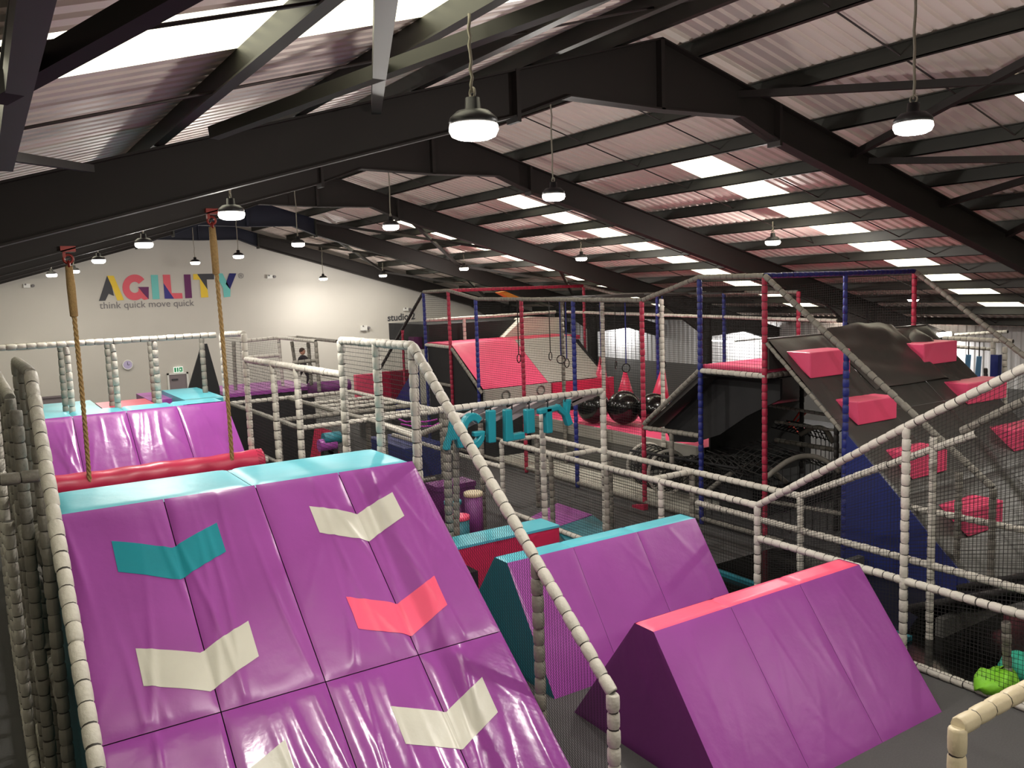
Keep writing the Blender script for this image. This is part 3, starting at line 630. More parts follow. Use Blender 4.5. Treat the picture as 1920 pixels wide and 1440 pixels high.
# ================================================================ WEDGES ON THE FLOOR
def wedge(lb, x0, x1, yf, ya, yb, yk, z, seams, top, side, front='purple', sd=0, ttop='top_pad'):
    t = thing('padded_wedge', lb, 'wedge', ((x0+x1)/2, (yf+yk)/2, 0))
    sl = Slope(x0, x1, ya, z, yf, .0); X = [x0]+seams+[x1]
    for i, (a, c) in enumerate(zip(X, X[1:])):
        MB().grid(lambda u, v: sl.pt(a+(c-a)*u+(-.002 if u else .002), sl.L*v, pillow(u, v, sd+i, .006, .55)), 44, 50).build('panel', front, t)
        MB().grid(lambda u, v: V(a+(c-a)*u, ya+(yb-ya)*v, z-.008+.02*(1-math.exp(-min(u, 1-u)/.01))*min(1, min(v, 1-v)/.1+.3)), 20, 8).build(ttop, top, t)
    sb = Slope(x0, x1, yb, z, yk, 0)
    MB().poly([(x0, yb, z), (x1, yb, z), (x1, yk, 0), (x0, yk, 0)]).build('back_skin', front, t)
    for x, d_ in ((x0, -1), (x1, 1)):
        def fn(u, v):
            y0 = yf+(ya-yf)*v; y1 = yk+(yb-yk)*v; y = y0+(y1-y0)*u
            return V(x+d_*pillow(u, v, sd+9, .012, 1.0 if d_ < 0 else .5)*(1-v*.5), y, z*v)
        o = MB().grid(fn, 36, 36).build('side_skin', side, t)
    return t
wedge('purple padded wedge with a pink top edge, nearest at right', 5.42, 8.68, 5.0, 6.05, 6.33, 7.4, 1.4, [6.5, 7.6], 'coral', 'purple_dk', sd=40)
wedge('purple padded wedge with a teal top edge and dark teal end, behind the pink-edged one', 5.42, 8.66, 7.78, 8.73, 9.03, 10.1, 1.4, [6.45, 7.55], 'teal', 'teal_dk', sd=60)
# red box behind
t = thing('padded_box', 'red padded box with a teal top behind the two wedges', 'box', (7.0, 11.7, 0))
MB().grid(lambda u, v: V(5.7+2.45*u, 11.42-.012*math.sin(u*9)*(1-v)-pillow((u*2) % 1, v, 71, .01, .6), .78*v), 60, 20).build('front_skin', 'crimson', t)
for a, c in ((5.7, 6.9), (6.9, 8.15)): MB().box((a+.003, 11.4, .76), (c-.003, 11.95, .8)).build('top_pad', 'teal', t)
MB().box((5.72, 11.44, 0), (8.13, 11.93, .76)).build('core', 'crimson', t)
# pillars
for q, z, r, mt, tp, lb in (((887, 922), 1.0, .17, 'purple_dk', 'cream', 'tallest purple padded post with a cream cap behind the red box'), ((862, 966), .72, .17, 'teal_dk', 'coral', 'short teal padded post with a coral cap behind the red box'), ((849, 938), .75, .16, 'purple_dk', 'teal', 'padded post with a teal cap, half behind the net at left of the others')):
    p = at(*q, 'z', z); t = thing('stepping_post', lb, 'padded post', (p.x, p.y, 0))
    MB().rings([(p.x, p.y, 0), (p.x, p.y, z-.08)], [r, r], 0, 28).build('body_skin', mt, t); MB().rings([(p.x, p.y, z-.08), (p.x, p.y, z-.07), (p.x, p.y, z-.01), (p.x, p.y, z)], [r*1.0, r*1.08, r*1.08, r*1.0], 0, 28).build('cap', tp, t)
p = at(870, 905, 'z', .95)
tag(MB().box((p.x-.6, p.y, 0), (p.x+.25, p.y+.5, .85)).box((p.x-.62, p.y-.02, .85), (p.x+.27, p.y+.52, .95)).build('padded_block', ['purple_dk']), 'dark purple padded block behind the padded posts', 'block')
# floor mats
def mat_(lb, q, mt, h=.05): 
    p = [at(*k, 'z', h) for k in q]; o = MB().prism([(v.x, v.y, 0) for v in p], (0, 0, h)).build('floor_mat', mt); return tag(o, lb, 'mat')
mat_('purple floor mat behind the right end of the red box', [(985, 975), (1045, 943), (1110, 965), (1040, 990)], 'purple')
mat_('teal floor mat between the red box and the teal-edged wedge', [(1040, 990), (1112, 966), (1155, 998), (1080, 1035)], 'teal_dk')
mat_('small crimson floor mat in front of the red box at left', [(866, 1062), (898, 1052), (930, 1075), (890, 1088)], 'crimson')
mat_('small teal floor mat left of the dark teal wedge end', [(870, 1092), (905, 1078), (925, 1110), (890, 1140)], 'teal_dk', .04)
# ================================================================ WALKWAY FRAME (two padded rail lines that step up towards the viewer)
X1 = 9.35
def A(x, y, X=X1): return at(x, y, 'x', X)
c0, c1, c2, c3 = A(1420, 948), A(940, 828), A(1700, 800), A(1920, 690)
c1.z = c0.z
zl = 1.05
far2 = at(1030, 815, 'z', c0.z); X2 = 10.25
f0 = V(X2, 8.15, c0.z); f1 = V(X2, c1.y, c0.z)
mem = [('rail', c1, c0), ('post', (X1, c0.y, 0), c0), ('sloping_rail', c0, c2), ('sloping_rail', c2, c3+(c3-c2)*.3), ('post', (X1, c2.y, 0), c2), ('rail', (X1, c0.y, 1.1), (X1, 4.0, 1.1)), ('post', (X1, c1.y, 0), c1), ('floor_rail', (X1+.05, 7.6, .05), (X1+.05, 3.0, .05)),
       ('post', (X1, 11.6, 0), (X1, 11.6, c0.z), 'foam_grey'), ('post', (X1, 10.2, 0), (X1, 10.2, c0.z)), ('post', (X1, 13.3, 0), (X1, 13.3, c0.z), 'foam_grey'), ('rail', (X1, c1.y, 1.02), (X1, c1.y+5.5, 1.02)), ('post', (X1, c1.y+2.5, 0), (X1, c1.y+2.5, 1.0), 'foam_grey'),
       ('rail', (X1, c1.y, .1), (X1, 9.8, .1)),
       ('rail', f1, f0), ('sloping_rail', f0, V(X2, c2.y-.35, 2.85)), ('post', (X2, f0.y, 0), f0), ('post', (X2, 12.6, 0), (X2, 12.6, c0.z), 'foam_grey'), ('post', (X2, f1.y, 0), f1, 'foam_grey'), ('post', (X2, 10.4, 0), (X2, 10.4, c0.z), 'foam_grey'), ('post', (X2, 6.1, 0), (X2, 6.1, 2.75)), ('rail', (X2, f0.y, 1.05), (X2, 4.6, 1.05)), ('rail', (X2, 10.3, 1.05), (X2, 8.15, 1.05)),
       ('cross_rail', c1, f1), ('cross_rail', (X1, 13.0, c0.z), (X2, 13.0, c0.z)), ('cross_rail', (X1, 10.4, c0.z), (X2, 10.4, c0.z)), ('sloping_rail', (X2, 5.75, 2.85), (X2, 4.3, 3.75), 'foam_grey')]
frame('walkway_frame', 'long white padded railing of the netted walkway, rising in steps at right', 'frame', mem,
      [((X1, c0.y, .1), (X1, c1.y, .1), c1, c0), ((X1, c0.y, .1), (X1, c2.y, .1), c2, c0), ((X1, c2.y, .1), (X1, 4.4, .1), (X1, 4.4, 3.85), c2), ((X2, f0.y, .1), (X2, f1.y, .1), f1, f0), ((X2, f0.y, .1), (X2, 5.75, .1), (X2, 5.75, 2.85), f0), ((X2, 5.75, .1), (X2, 4.4, .1), (X2, 4.4, 3.7), (X2, 5.75, 2.85))], ref=(X1, 10, 0), cell=.055)
# ---- hanging letter frame
ZL = 2.9; YL = 12.0
r0, r1 = V(6.1, YL, ZL), V(9.62, YL, ZL)
lo0 = at(855, 800, 'y', 12.3); lo1 = at(1112, 746, 'y', 12.3)
mem = [('rail', r0, r1), ('post', (9.62, YL, 0), r1), ('post', (8.75, 12.7, 0), (8.75, 12.7, 2.5)), ('rail', lo0, lo1, 'foam_grey', .03), ('post', (6.4, YL+.1, 0), (6.4, YL, ZL), 'foam_grey', .07), ('post', V(lo0.x-.1, lo0.y, 0), lo0, 'foam_grey')]
t = frame('letter_frame', 'white padded frame with slanting slats from which the teal letters hang', 'frame', mem, r=.055, ref=(8, 12, 0))
slats = [((870, 820-40), (838, 800)), ((918, 762), (868, 790)), ((956, 757), (894, 794)), ((993, 752), (931, 789)), ((1029, 747), (968, 783)), ((1064, 743), (1003, 777)), ((1098, 740), (1052, 765))]
for (a, c) in [((905, 765), (852, 792)), ((946, 760), (872, 797)), ((985, 755), (912, 792)), ((1020, 750), (948, 788)), ((1056, 746), (985, 780)), ((1088, 742), (1030, 770)), ((1115, 738), (1070, 757))]:
    p, q_ = at(*a, 'y', 12.2), at(*c, 'y', 12.2)
    MB().bar(p, q_, .1, .09).build('slat', 'slat', t)
def hang(name, cx, cy, hpx, lb, shapes, yd=11.9, tilt=0):
    c = at(cx, cy, 'y', yd); s_ = hpx/2; fw = (c-V(0, 0, EYE)).dot(CF); u = fw/FPX
    t = thing(name, lb, 'letter', c)
    b = MB()
    for pts in shapes:
        q_ = [(x*math.cos(tilt)-z*math.sin(tilt), x*math.sin(tilt)+z*math.cos(tilt)) for x, z in pts]
        b.prism([V(c.x+x*s_*u*1.0, yd, c.z+z*s_*u) for x, z in q_][::-1], (0.0, .13, 0))
    o = b.build('letter_body', 'teal_in', t)
    md = o.modifiers.new('bevel', 'BEVEL'); md.width = .02; md.segments = 2
    MB().tube([V(c.x, yd+.06, c.z+s_*u*.9), V(c.x+.01, yd+.06, ZL-.02)], .014, sides=6).build('strap', 'blackmat', t)
def ring_poly(a0, a1, ro, ri, n=14, sx=1):
    o_ = []
    for k in range(n):
        a_, b_ = math.radians(a0+(a1-a0)*k/n), math.radians(a0+(a1-a0)*(k+1)/n)
        o_.append([(ro*math.cos(a_)*sx, ro*math.sin(a_)), (ro*math.cos(b_)*sx, ro*math.sin(b_)), (ri*math.cos(b_)*sx, ri*math.sin(b_)), (ri*math.cos(a_)*sx, ri*math.sin(a_))])
    return o_
hang('hanging_letter', 852, 812, 62, 'teal padded letter A, mostly hidden behind the sloping white rail', [[(-.65, -1), (-.3, -1), (-.18, -.45), (.18, -.45), (.3, -1), (.65, -1), (.2, 1), (-.2, 1)]])
G_ = [(.75*math.cos(math.radians(a)), math.sin(math.radians(a))) for a in range(40, 331, 10)]+[(.72, -.05), (.05, -.05), (.05, -.32), (.36, -.32)]+[(.4*math.cos(math.radians(a)), .56*math.sin(math.radians(a))) for a in range(310, 39, -10)]
hang('hanging_letter', 889, 809, 70, 'teal padded letter G, rounded, second from the left of the hanging letters', [G_])
hang('hanging_letter', 924, 800, 62, 'teal padded letter I between the hanging G and L', [[(-.26, -1), (.26, -1), (.26, 1), (-.26, 1)]], tilt=-.03)
hang('hanging_letter', 964, 798, 64, 'teal padded letter L in the middle of the hanging letters', [[(-.6, -.9), (-.05, -.9), (-.05, 1), (-.5, 1)], [(-.1, -.9), (.75, -.9), (.75, -.5), (-.1, -.5)]], tilt=.03)
hang('hanging_letter', 996, 790, 46, 'teal padded letter I between the hanging L and T', [[(-.4, -1), (.4, -1), (.4, 1), (-.4, 1)]])
hang('hanging_letter', 1031, 788, 50, 'teal padded letter T, its crossbar touching the Y', [[(-.28, -1), (.28, -1), (.28, .95), (-.28, .95)], [(-.85, .5), (.85, .65), (.85, 1.05), (-.85, .9)]])
hang('hanging_letter', 1064, 776, 50, 'teal padded letter Y, tilted, rightmost of the hanging letters', [[(-.25, -.95), (.25, -.95), (.25, .1), (-.25, .1)], [(-.25, -.1), (.1, -.05), (-.35, 1), (-.8, .85)], [(.25, -.1), (-.1, -.05), (.35, 1), (.8, .85)]], tilt=.35)
# ================================================================ RIGHT-HAND TOWER (red and blue padded posts in one long row)
XT = 12.0
def T(y, z, x=XT): return V(x, y, z)
Pk = [T(23.66, 4.78), T(22.07, 4.8), T(20.4, 4.54), T(13.57, 4.46), T(11.92, 4.89), T(10.33, 4.87)]
dlo = T(6.25, 1.77)
mem = [('top_rail', a, c, 'foam_grey') for a, c in zip(Pk, Pk[1:])]
mem += [('sloping_rail', Pk[-1], dlo, 'foam_grey'), ('post', dlo, T(6.25, 0), 'foam_grey'), ('floor_rail', T(23.6, .12), T(9.9, .12), 'foam_grey', .045)]
mem += [('post', T(y, z0), T(y, z1), m_) for y, z0, z1, m_ in ((11.92, 0, 4.85, 'foam_blue'), (10.33, 0, 4.85, 'foam_red'), (13.6, .1, 4.45, 'foam_red'), (16.0, 0, 4.47, 'foam_blue'), (18.2, 0, 4.49, 'foam_red'), (20.5, 0, 4.52, 'foam_blue'), (22.07, 0, 4.78, 'foam_red'), (23.66, 0, 4.75, 'foam_blue'), (8.65, 0, 3.58, 'foam_blue'))]
r2 = at(1715, 508, 'y', 10.33); r2.z = 4.87
mem += [('top_rail', Pk[-1], r2, 'foam_blue'), ('post', V(r2.x, 10.33, 3.5), r2, 'foam_red'), ('post', V(14.28, 10.33, 3.5), V(14.28, 10.33, 4.85), 'foam_blue', .045), ('sloping_rail', r2, V(r2.x, 6.2, 1.8), 'foam_grey'),
        ('post', V(r2.x, 6.2, 0), V(r2.x, 6.2, 1.8), 'foam_grey')]
mem += [('top_rail', Pk[1], V(17, 22.07, 4.8), 'foam_red'), ('post', V(17, 22.07, 0), V(17, 22.07, 4.8), 'foam_red', .045), ('top_rail', V(17, 22.07, 4.8), V(17, 20.4, 4.5), 'foam_grey', .045), ('top_rail', V(17, 20.4, 4.5), V(17, 13.6, 4.48), 'foam_grey', .045),
        ('post', V(17, 13.6, 1.1), V(17, 13.6, 4.5), 'foam_red'), ('post', V(17, 16.0, 1.1), V(17, 16, 4.5), 'foam_blue'), ('post', V(17, 18.6, 1.1), V(17, 18.6, 4.5), 'foam_blue', .045),
        ('post', V(13.35, 16.6, 0), V(13.35, 16.6, 4.45), 'foam'), ('post', V(13.35, 14.45, 0), V(13.35, 14.45, 4.45), 'foam'), ('post', V(13.35, 18.3, 0), V(13.35, 18.3, 4.45), 'foam_grey'),
        ('rail', V(17, 23, 3.95), V(17, 12.5, 3.8), 'foam', .045), ('rail', T(23.66, 3.9), V(17, 23.66, 3.95), 'foam'), ('post', V(13.4, 23.66, 3.2), V(13.4, 23.66, 3.9), 'foam'),
        ('rail', T(23.66, 3.15), T(22.07, 3.13), 'foam'), ('rail', T(23.6, 2.0), T(22.1, 1.98), 'foam_grey'), ('sloping_rail', T(22.0, 3.1), T(20.3, 1.9), 'foam_grey'), ('rail', T(16.2, .72), T(20.2, .72), 'foam_grey', .04),
        ('rail', T(10.3, 3.08), T(11.9, 3.08), 'foam'), ('rail', T(10.3, 3.08), V(13.0, 10.3, 3.08), 'foam_grey'), ('sloping_rail', T(11.92, 3.1), T(13.6, 1.82), 'foam_grey'), ('rail', T(13.6, 1.75), T(11.95, 1.78), 'foam_grey'), ('post', T(12.75, 1.1), T(12.75, 1.75), 'foam_grey')]
mem += [('sloping_rail', Pk[0], T(27.2, 2.2), 'foam_black'), ('post', T(25.3, 1.2), T(25.3, 3.6), 'foam_red', .045)]
t = frame('adventure_tower', 'tall net tower on red and blue padded posts along the right side', 'frame', mem,
          [(T(22.07, 3.1), T(23.66, 3.1), Pk[0], Pk[1]), (T(20.4, 2.1), T(13.6, 2.1), Pk[3], Pk[2]), (T(13.6, .15), T(20.4, .15), T(20.4, 2.1), T(13.6, 2.1)), (T(11.92, 3.1), T(10.33, 3.1), Pk[5], Pk[4]), 
           (Pk[5], r2, V(17, 11.92, 4.88), Pk[4]), (V(17, 10.33, 3.2), V(17, 16, 3.2), V(17, 16, 4.5), V(17, 10.33, 4.85)), (V(17, 16, 1.2), V(17, 22, 1.2), V(17, 22, 4.5), V(17, 16, 4.5)), (T(23.66, .2), T(27.2, .2), T(27.2, 2.2), Pk[0]), (T(11.92, 0), T(9.9, 0), T(9.9, 1.2), T(11.92, 1.2))], ref=(12, 15, 0), cell=.06, wd=.006)
MB().prism([at(1193, 945, 'x', 11.93), at(1215, 945, 'x', 11.93), at(1215, 960, 'x', 11.93), at(1193, 960, 'x', 11.93)], (-.12, 0, 0)).build('red_collar', 'crimson', t)['label'] = 'bright red collar at the foot of a red post'
# ---- far pink and grey ramp
def pads(nm, lb, sl, cols, amp=.01, sd=0, back=True):
    t = thing(nm, lb, 'ramp', ((sl.x0+sl.x1)/2, sl.yt, 0))
    for i, (a, c, mt) in enumerate(cols): MB().grid(lambda u, v: sl.pt(a+.004+(c-a-.008)*u, sl.L*v, pillow(u, v, sd+i, amp, 1.0)), 30, 30).build('panel', mt, t)
    return t
RP = Slope(12.02, 16.4, 22.05, 3.22, 20.3, 2.02)
t = pads('padded_ramp', 'distant ramp, left half pink and right half light grey, behind the rings', RP, [(12.02, 14.25, 'pink'), (14.25, 16.4, 'grey')], sd=80)
for a, c, mt in ((12.02, 14.3, 'pink'), (14.3, 16.8, 'crimson')): MB().box((a, 22.05, 3.1), (c-.01, 23.6, 3.22)).build('top_pad', mt, t)
MB().box((12.02, 20.2, 1.62), (14.28, 20.32, 2.0)).build('kick_board', 'grey', t); MB().box((14.3, 20.15, 1.35), (16.6, 20.3, 2.0)).build('kick_board', 'crimson', t)
[MB().torus(c_, (0, 1, 0), .13, .018).build('ring_print', 'grey_dk', t) for c_ in ((12.7, 20.18, 1.8), (13.9, 20.18, 1.84))]
MB().prism([(12.03, 23.6, 0), (12.03, 23.6, 3.08), (12.03, 22.05, 3.08), (12.03, 20.3, 1.6), (12.03, 20.3, 0)], (4.7, 0, 0)).build('understructure', 'blackmat', t)
t = thing('quarter_pipe', 'pale curved pad rising behind the distant pink and grey ramp', 'pad', (15.5, 23.8, 3.2))
MB().prism([(14.9+.0, 23.7, 3.2), (17.2, 23.7, 3.2), (17.2, 23.7, 3.75), (16.2, 23.7, 3.82), (15.7, 23.7, 3.8)], (0, .5, 0)).build('pad', 'white_in', t)
# ---- red pads and blue stairs beyond
t = thing('red_barrier', 'flat pink-red padded wall left of the blue side panel in the distance', 'padded wall', (11, 26, 0))
a, c = at(665, 703, 'y', 26.5), at(704, 698, 'y', 26.5); d_ = at(752, 690, 'y', 26.5)
MB().box((a.x, 26.4, a.z-.85), (c.x, 26.6, a.z)).build('pad', 'coral', t); MB().box((c.x+.01, 26.42, a.z-1.1), (d_.x+.6, 26.62, a.z+.02)).build('pad', 'crimson', t); MB().box((a.x+.1, 26.45, 0), (d_.x+.5, 26.58, a.z-.8)).build('legs', 'grey_dk', t)
tag(MB().prism([T(24.2, .8, 11.9), T(24.2, 2.5, 11.9), T(25.9, 1.2, 11.9), T(25.9, .8, 11.9)], (.1, 0, 0)).build('navy_wedge', 'navy'), 'navy triangular side panel in the distance left of the tower', 'panel')
tag(MB().prism([at(776, 632, 'y', 24.5), at(800, 632, 'y', 24.5), at(800, 655, 'y', 24.5), at(776, 655, 'y', 24.5)], (0, .4, 0)).build('padded_block', 'plum'), 'dark red padded block at the top of the distant black sloping rail', 'block')
tag(MB().prism([T(24, 3.0, 12.3), T(27, 3.0, 12.3), T(27, 3.75, 12.3), T(24, 3.75, 12.3)], (4.5, 0, 0)).build('black_screen', 'blackmat'), 'black screen behind the white railing of the far tower', 'panel')
tag(MB().prism([at(935, 548, 'y', 22.6), at(962, 562, 'y', 22.6), at(985, 562, 'y', 22.6), at(948, 546, 'y', 22.6)], (0, .25, 0)).build('mustard_beam', 'gold'), 'mustard yellow padded beam up under the roof above the pink ramp', 'beam')
# ---- pink deck with balls
t = thing('ball_deck', 'pink-topped padded deck with grey front on which the black balls sit', 'deck', (15, 17, 0))
MB().grid(lambda u, v: V(13.5+3.6*u, 13.3+6.8*v, 1.16+.012*math.sin(u*9+v*4)*math.sin(v*17)), 30, 40).build('top_pad', 'pink', t)
for i, (a, c) in enumerate(((13.3, 14.5), (14.5, 16.4), (16.4, 18.3), (18.3, 20.1))):
    MB().box((13.42, a+.01, .86), (13.5, c-.01, 1.16)).build('edge_pad', 'grey', t); MB().box((13.46, a, 0), (13.5, c, .86)).build('front_board', 'grey_dk', t)
MB().box((13.5, 13.3, 0), (17.1, 20.1, 1.14)).build('core', 'blackmat', t)
tag(MB().box((12.15, 12.6, 0), (13.4, 21.5, .05)).build('floor_mat', 'white_in'), 'pale floor strip along the foot of the pink deck', 'mat')
for q, rr, lb in (((1170, 764), .44, 'black shiny exercise ball in full view on the pink deck'), ((1226, 768), .42, 'black shiny exercise ball partly behind the red and white posts'), ((1112, 762), .44, 'black shiny exercise ball at left behind the end of the letter frame')):
    z = 1.17+rr; p = at(*q, 'z', z); t = thing('exercise_ball', lb, 'ball', (p.x, p.y, 1.17))
    MB().sphere(p, rr, 0, 48, 28).build('skin', 'blackg', t); MB().rings([p+V(-.3*rr, -.4*rr, .86*rr), p+V(-.31*rr, -.41*rr, .89*rr)], [.03, .03], 0, 12).build('valve_plug', 'blackmat', t)
for q, hb, lb, tl in (((1172, 697), 36, 'crimson cone pad behind the fully visible black ball', 0), ((1243, 690), 60, 'leaning crimson cone pad behind the right-hand ring', .25), ((1128, 668), 30, 'small crimson cone pad left of the other cones', .1)):
    p = at(*q, 'x', 16.3); t = thing('cone_pad', lb, 'cone', (p.x, p.y, 1.16)); MB().rings([(p.x-tl*.9, p.y-.2*tl, 1.17), (p.x, p.y, p.z)], [.36, .05], 0, 20).build('cover', 'crimson', t); MB().rings([(p.x-tl*.9, p.y-.2*tl, 1.16), (p.x-tl*.9, p.y-.2*tl, 1.19)], [.38, .38], 0, 20).build('base', 'crimson', t)
# rings
names = ['first gymnastic ring from the left, in front of the pink ramp half', 'second gymnastic ring from the left, in front of the grey ramp half', 'third gymnastic ring from the left, on a bright blue strap', 'fourth gymnastic ring from the left, overlapping the third', 'fifth gymnastic ring from the left, edge on beside the grey ramp end', 'sixth gymnastic ring from the left, edge on before the white wall', 'seventh gymnastic ring from the left, above the crimson cone', 'rightmost gymnastic ring, beside the leaning crimson cone']
for i, (q, yy, wx) in enumerate((((973, 672), 18.2, .45), ((1032, 668), 18.2, .4), ((1052, 674), 17.6, 1), ((1063, 681), 17.2, .6), ((1127, 677), 17.6, .3), ((1155, 684), 16.9, .3), ((1174, 690), 16.0, .95), ((1243, 684), 15.3, .8))):
    p = at(*q, 'y', yy); t = thing('gymnastic_ring', names[i], 'ring', (p.x, p.y, 4.5), 'gymnastic rings under the tower')
    an = math.acos(wx)+YAW*0+math.atan2(-CF.x, -CF.y)*0
    ax = Vector((CF.x, CF.y, 0)).normalized(); ax = Matrix.Rotation(an, 3, 'Z') @ ax
    MB().torus(p, ax, .105, .013).build('ring_body', 'blackg', t)
    MB().bar(p+V(0, 0, .1), V(p.x, p.y, 4.5), .032 if i in (2, 3, 6) else .022, .012).build('strap', 'foam_blue' if i not in (0, 1, 5) else 'net', t)
b = MB()
for x, y0, y1 in ((13.4, 16.3, 18.6), (15.0, 14.2, 18.8)): b.bar((x, y0, 4.52), (x, y1, 4.52), .05, .05)
for yy in (18.2, 17.6, 17.2, 16.9, 16.0, 15.3): b.bar((12, yy, 4.52), (17, yy, 4.52), .045, .045)
tag(b.build('ring_support_bars', 'steel'), 'dark bars across the top of the tower carrying the gymnastic rings', 'bar')
# ---- landing, black flap and the black ramp with pink blocks
t = thing('pink_landing', 'flat pink padded landing between red and blue posts at right', 'platform', (13.5, 11.1, 0))
MB().box((12.05, 10.36, 3.13), (16.8, 11.9, 3.2)).build('top_pad', 'pink', t); MB().box((12.05, 10.36, 3.0), (16.8, 11.9, 3.13)).build('board', 'blackmat', t)
tag(MB().prism([T(11.92, 3.05, 12.06), T(13.6, 1.78, 12.06), T(13.6, 1.70, 12.06), T(11.92, 2.92, 12.06)], (4.7, 0, 0)).build('black_slope', 'black'), 'black padded slope falling away behind the pink landing', 'ramp')
tag(MB().prism([T(10.4, 2.98, 12.5), T(11.9, 2.98, 12.5), T(13.5, 1.72, 12.5), T(13.3, 1.42, 12.5), T(12.6, 1.5, 12.5), T(11.9, 1.75, 12.5), T(11.2, 2.2, 12.5), T(10.4, 2.6, 12.5)], (.06, 0, 0)).build('dark_underside_fill', 'blackmat'), 'added black sheet standing in for the shade under the pink landing', 'panel')  # added sheet; its black stands in for the shade beneath the slab
RB = Slope(12.0, 16.9, 10.25, 3.74, 6.25, .05)
t = thing('block_ramp', 'large black padded ramp studded with pink blocks and flanked by a navy panel', 'ramp', (14.4, 8, 0))
cols = [12.0, 13.55, 15.2, 16.9]; rows = [0, 1.9, 3.5, RB.L]
for i in range(3):
    for j in range(3):
        MB().grid(lambda u, v: RB.pt(cols[i]+.003+(cols[i+1]-cols[i]-.006)*u, rows[j]+.003+(rows[j+1]-rows[j]-.006)*v, pillow(u, v, 90+i+3*j, .012, 2.2 if j == 0 else .8)), 40, 40).build('panel', 'black', t)
MB().prism([T(8.7, 0, 11.97), T(8.7, 2.33, 11.97), T(6.25, .05, 11.97)], (.02, 0, 0)).build('side_skin', 'navy', t)['label'] = 'navy side skin'
MB().foam(T(10.28, 3.68, 11.99), T(8.72, 2.28, 11.99), .035).build('edge_rail', ['foam_grey', 'tie'], t)
MB().box((12.02, 10.25, 3.2), (16.88, 10.35, 3.76)).build('back_board', 'black', t)
def block(bl, br, h=.38, wmin=None):
    xa, ta = RB.px(*bl); xb, tb = RB.px(*br); tm = (ta+tb)/2; p = RB.pt(xa, tm, .03); yb = p.y+h/math.tan(math.atan2(-RB.d.z, -RB.d.y))
    prof = [(xa, p.y, p.z), (xa, p.y, p.z+h), (xa, yb+.06, p.z+h), (xa, yb+.06, p.z+h-.05)]
    o = MB().prism(prof, (xb-xa, 0, 0)).build('foothold_block', 'pink', t); m_ = o.modifiers.new('bevel', 'BEVEL'); m_.width = .02; m_.segments = 2
for bl, br, h in (((1518, 713), (1592, 702), .45), ((1606, 800), (1680, 787), .4), ((1708, 901), (1774, 886), .42), ((1812, 1009), (1878, 988), .42), ((1730, 687), (1793, 680), .42), ((1814, 763), (1884, 746), .4), ((1900, 850), (1975, 830), .4)): block(bl, br, h)
t = thing('black_hood_pads', 'crumpled black vinyl hump and cone pad on the crest of the block ramp', 'pad', (15.5, 10.2, 3.7))
def hump(u, v):
    h = .05+.13*math.sin(math.pi*u)**1.5*math.exp(-((v-.12)/.3)**2)+.018*math.sin(u*19+v*6)*(1-v)+.012*math.sin(u*7-v*17)
    return RB.pt(13.45+2.3*u+.15*v, -.06+1.5*v, h*min(1, u/.06, (1-u)/.06)+.02)
MB().grid(hump, 44, 30).build('hump_pad', 'black', t)
pk = at(1716, 617, 'y', 10.1); b = MB()
b.rings([(pk.x-.1, 10.0, 3.15), (pk.x-.05, 10.05, 3.5), (pk.x, 10.1, pk.z)], [.5, .3, .02], 0, 24); b.build('cone_pad', 'black', t)
MB().prism([(pk.x-.5, 9.7, 3.1), (pk.x+.5, 9.7, 3.22), (pk.x+.45, 9.62, 3.3), (pk.x-.5, 9.62, 3.16)], (0, .1, 0)).build('piping', 'cream', t)
# ---- dark obstacle area under the landing
def net_ring(c, ax, R, lb, mt='foam', nm='net_barrel', L=.9):
    t = thing(nm, lb, 'net tunnel', (c.x, c.y, c.z-R)); ax = Vector(ax).normalized(); [MB().torus(c_, ax, R, .035, 0, 32, 8).build('hoop', mt, t) for c_ in (c, c+ax*L)]
    a_ = ax.cross(V(0, 0, 1)).normalized(); bb = ax.cross(a_); n = MB()
    for i in range(18):
        th = i*2*math.pi/18; e = (a_*math.cos(th)+bb*math.sin(th))*R; n.tube([c+e, c+e*.97+ax*L], .012, sides=5)
    for k in range(1, 6): n.torus(c+ax*L*k/6, ax, R, .012, 0, 24, 5)
    for i in range(-3, 4): 
        w_ = math.sqrt(max(0, 1-(i/4)**2))*R; n.tube([c+bb*(i/4*R)-a_*w_, c+bb*(i/4*R)+a_*w_], .01, sides=5); n.tube([c+a_*(i/4*R)-bb*w_, c+a_*(i/4*R)+bb*w_], .01, sides=5)
    stuff(n.build('net', 'net', t)); return t
c = at(1252, 885, 'x', 12.6); net_ring(c, (.25, 1, 0), .47, 'round net barrel with pale hoop hanging below the black slope', L=1.0)
MB_ = MB()
def arch(pts, lb, d=(.5, 1.6, 0)):
    P = [at(*q[:2], 'x', q[2]) for q in pts]; t = thing('net_tunnel', lb, 'net tunnel', V(P[0].x, P[0].y, 0))
    sm = []
    for i in range(len(P)-1):
        for k in range(5): 
            a_, b_, c_, d2 = P[max(0, i-1)], P[i], P[i+1], P[min(len(P)-1, i+2)]; u = k/5
            sm.append(.5*((2*b_)+(c_-a_)*u+(2*a_-5*b_+4*c_-d2)*u*u+(3*b_-a_-3*c_+d2)*u**3))
    sm.append(P[-1]); b = MB(); b.tube(sm, .05, sides=10); b.build('arch_rail', 'foam_grey', t)
    n = MB(); D = Vector(d); 
    for p in sm[::2]: n.tube([p, p+D], .012, sides=5)
    for k in range(1, 8): n.tube([p+D*k/8 for p in sm], .012, sides=5)
    for p in sm[::2]: n.tube([p, V(p.x, p.y, .05)], .008, sides=5)
    stuff(n.build('net', 'net', t))
arch([(1322, 925, 12.4), (1360, 895, 12.7), (1400, 872, 13.0), (1432, 872, 13.4), (1475, 905, 13.8)], 'dark netted tunnel with grey arch rail, left of the lower red post')
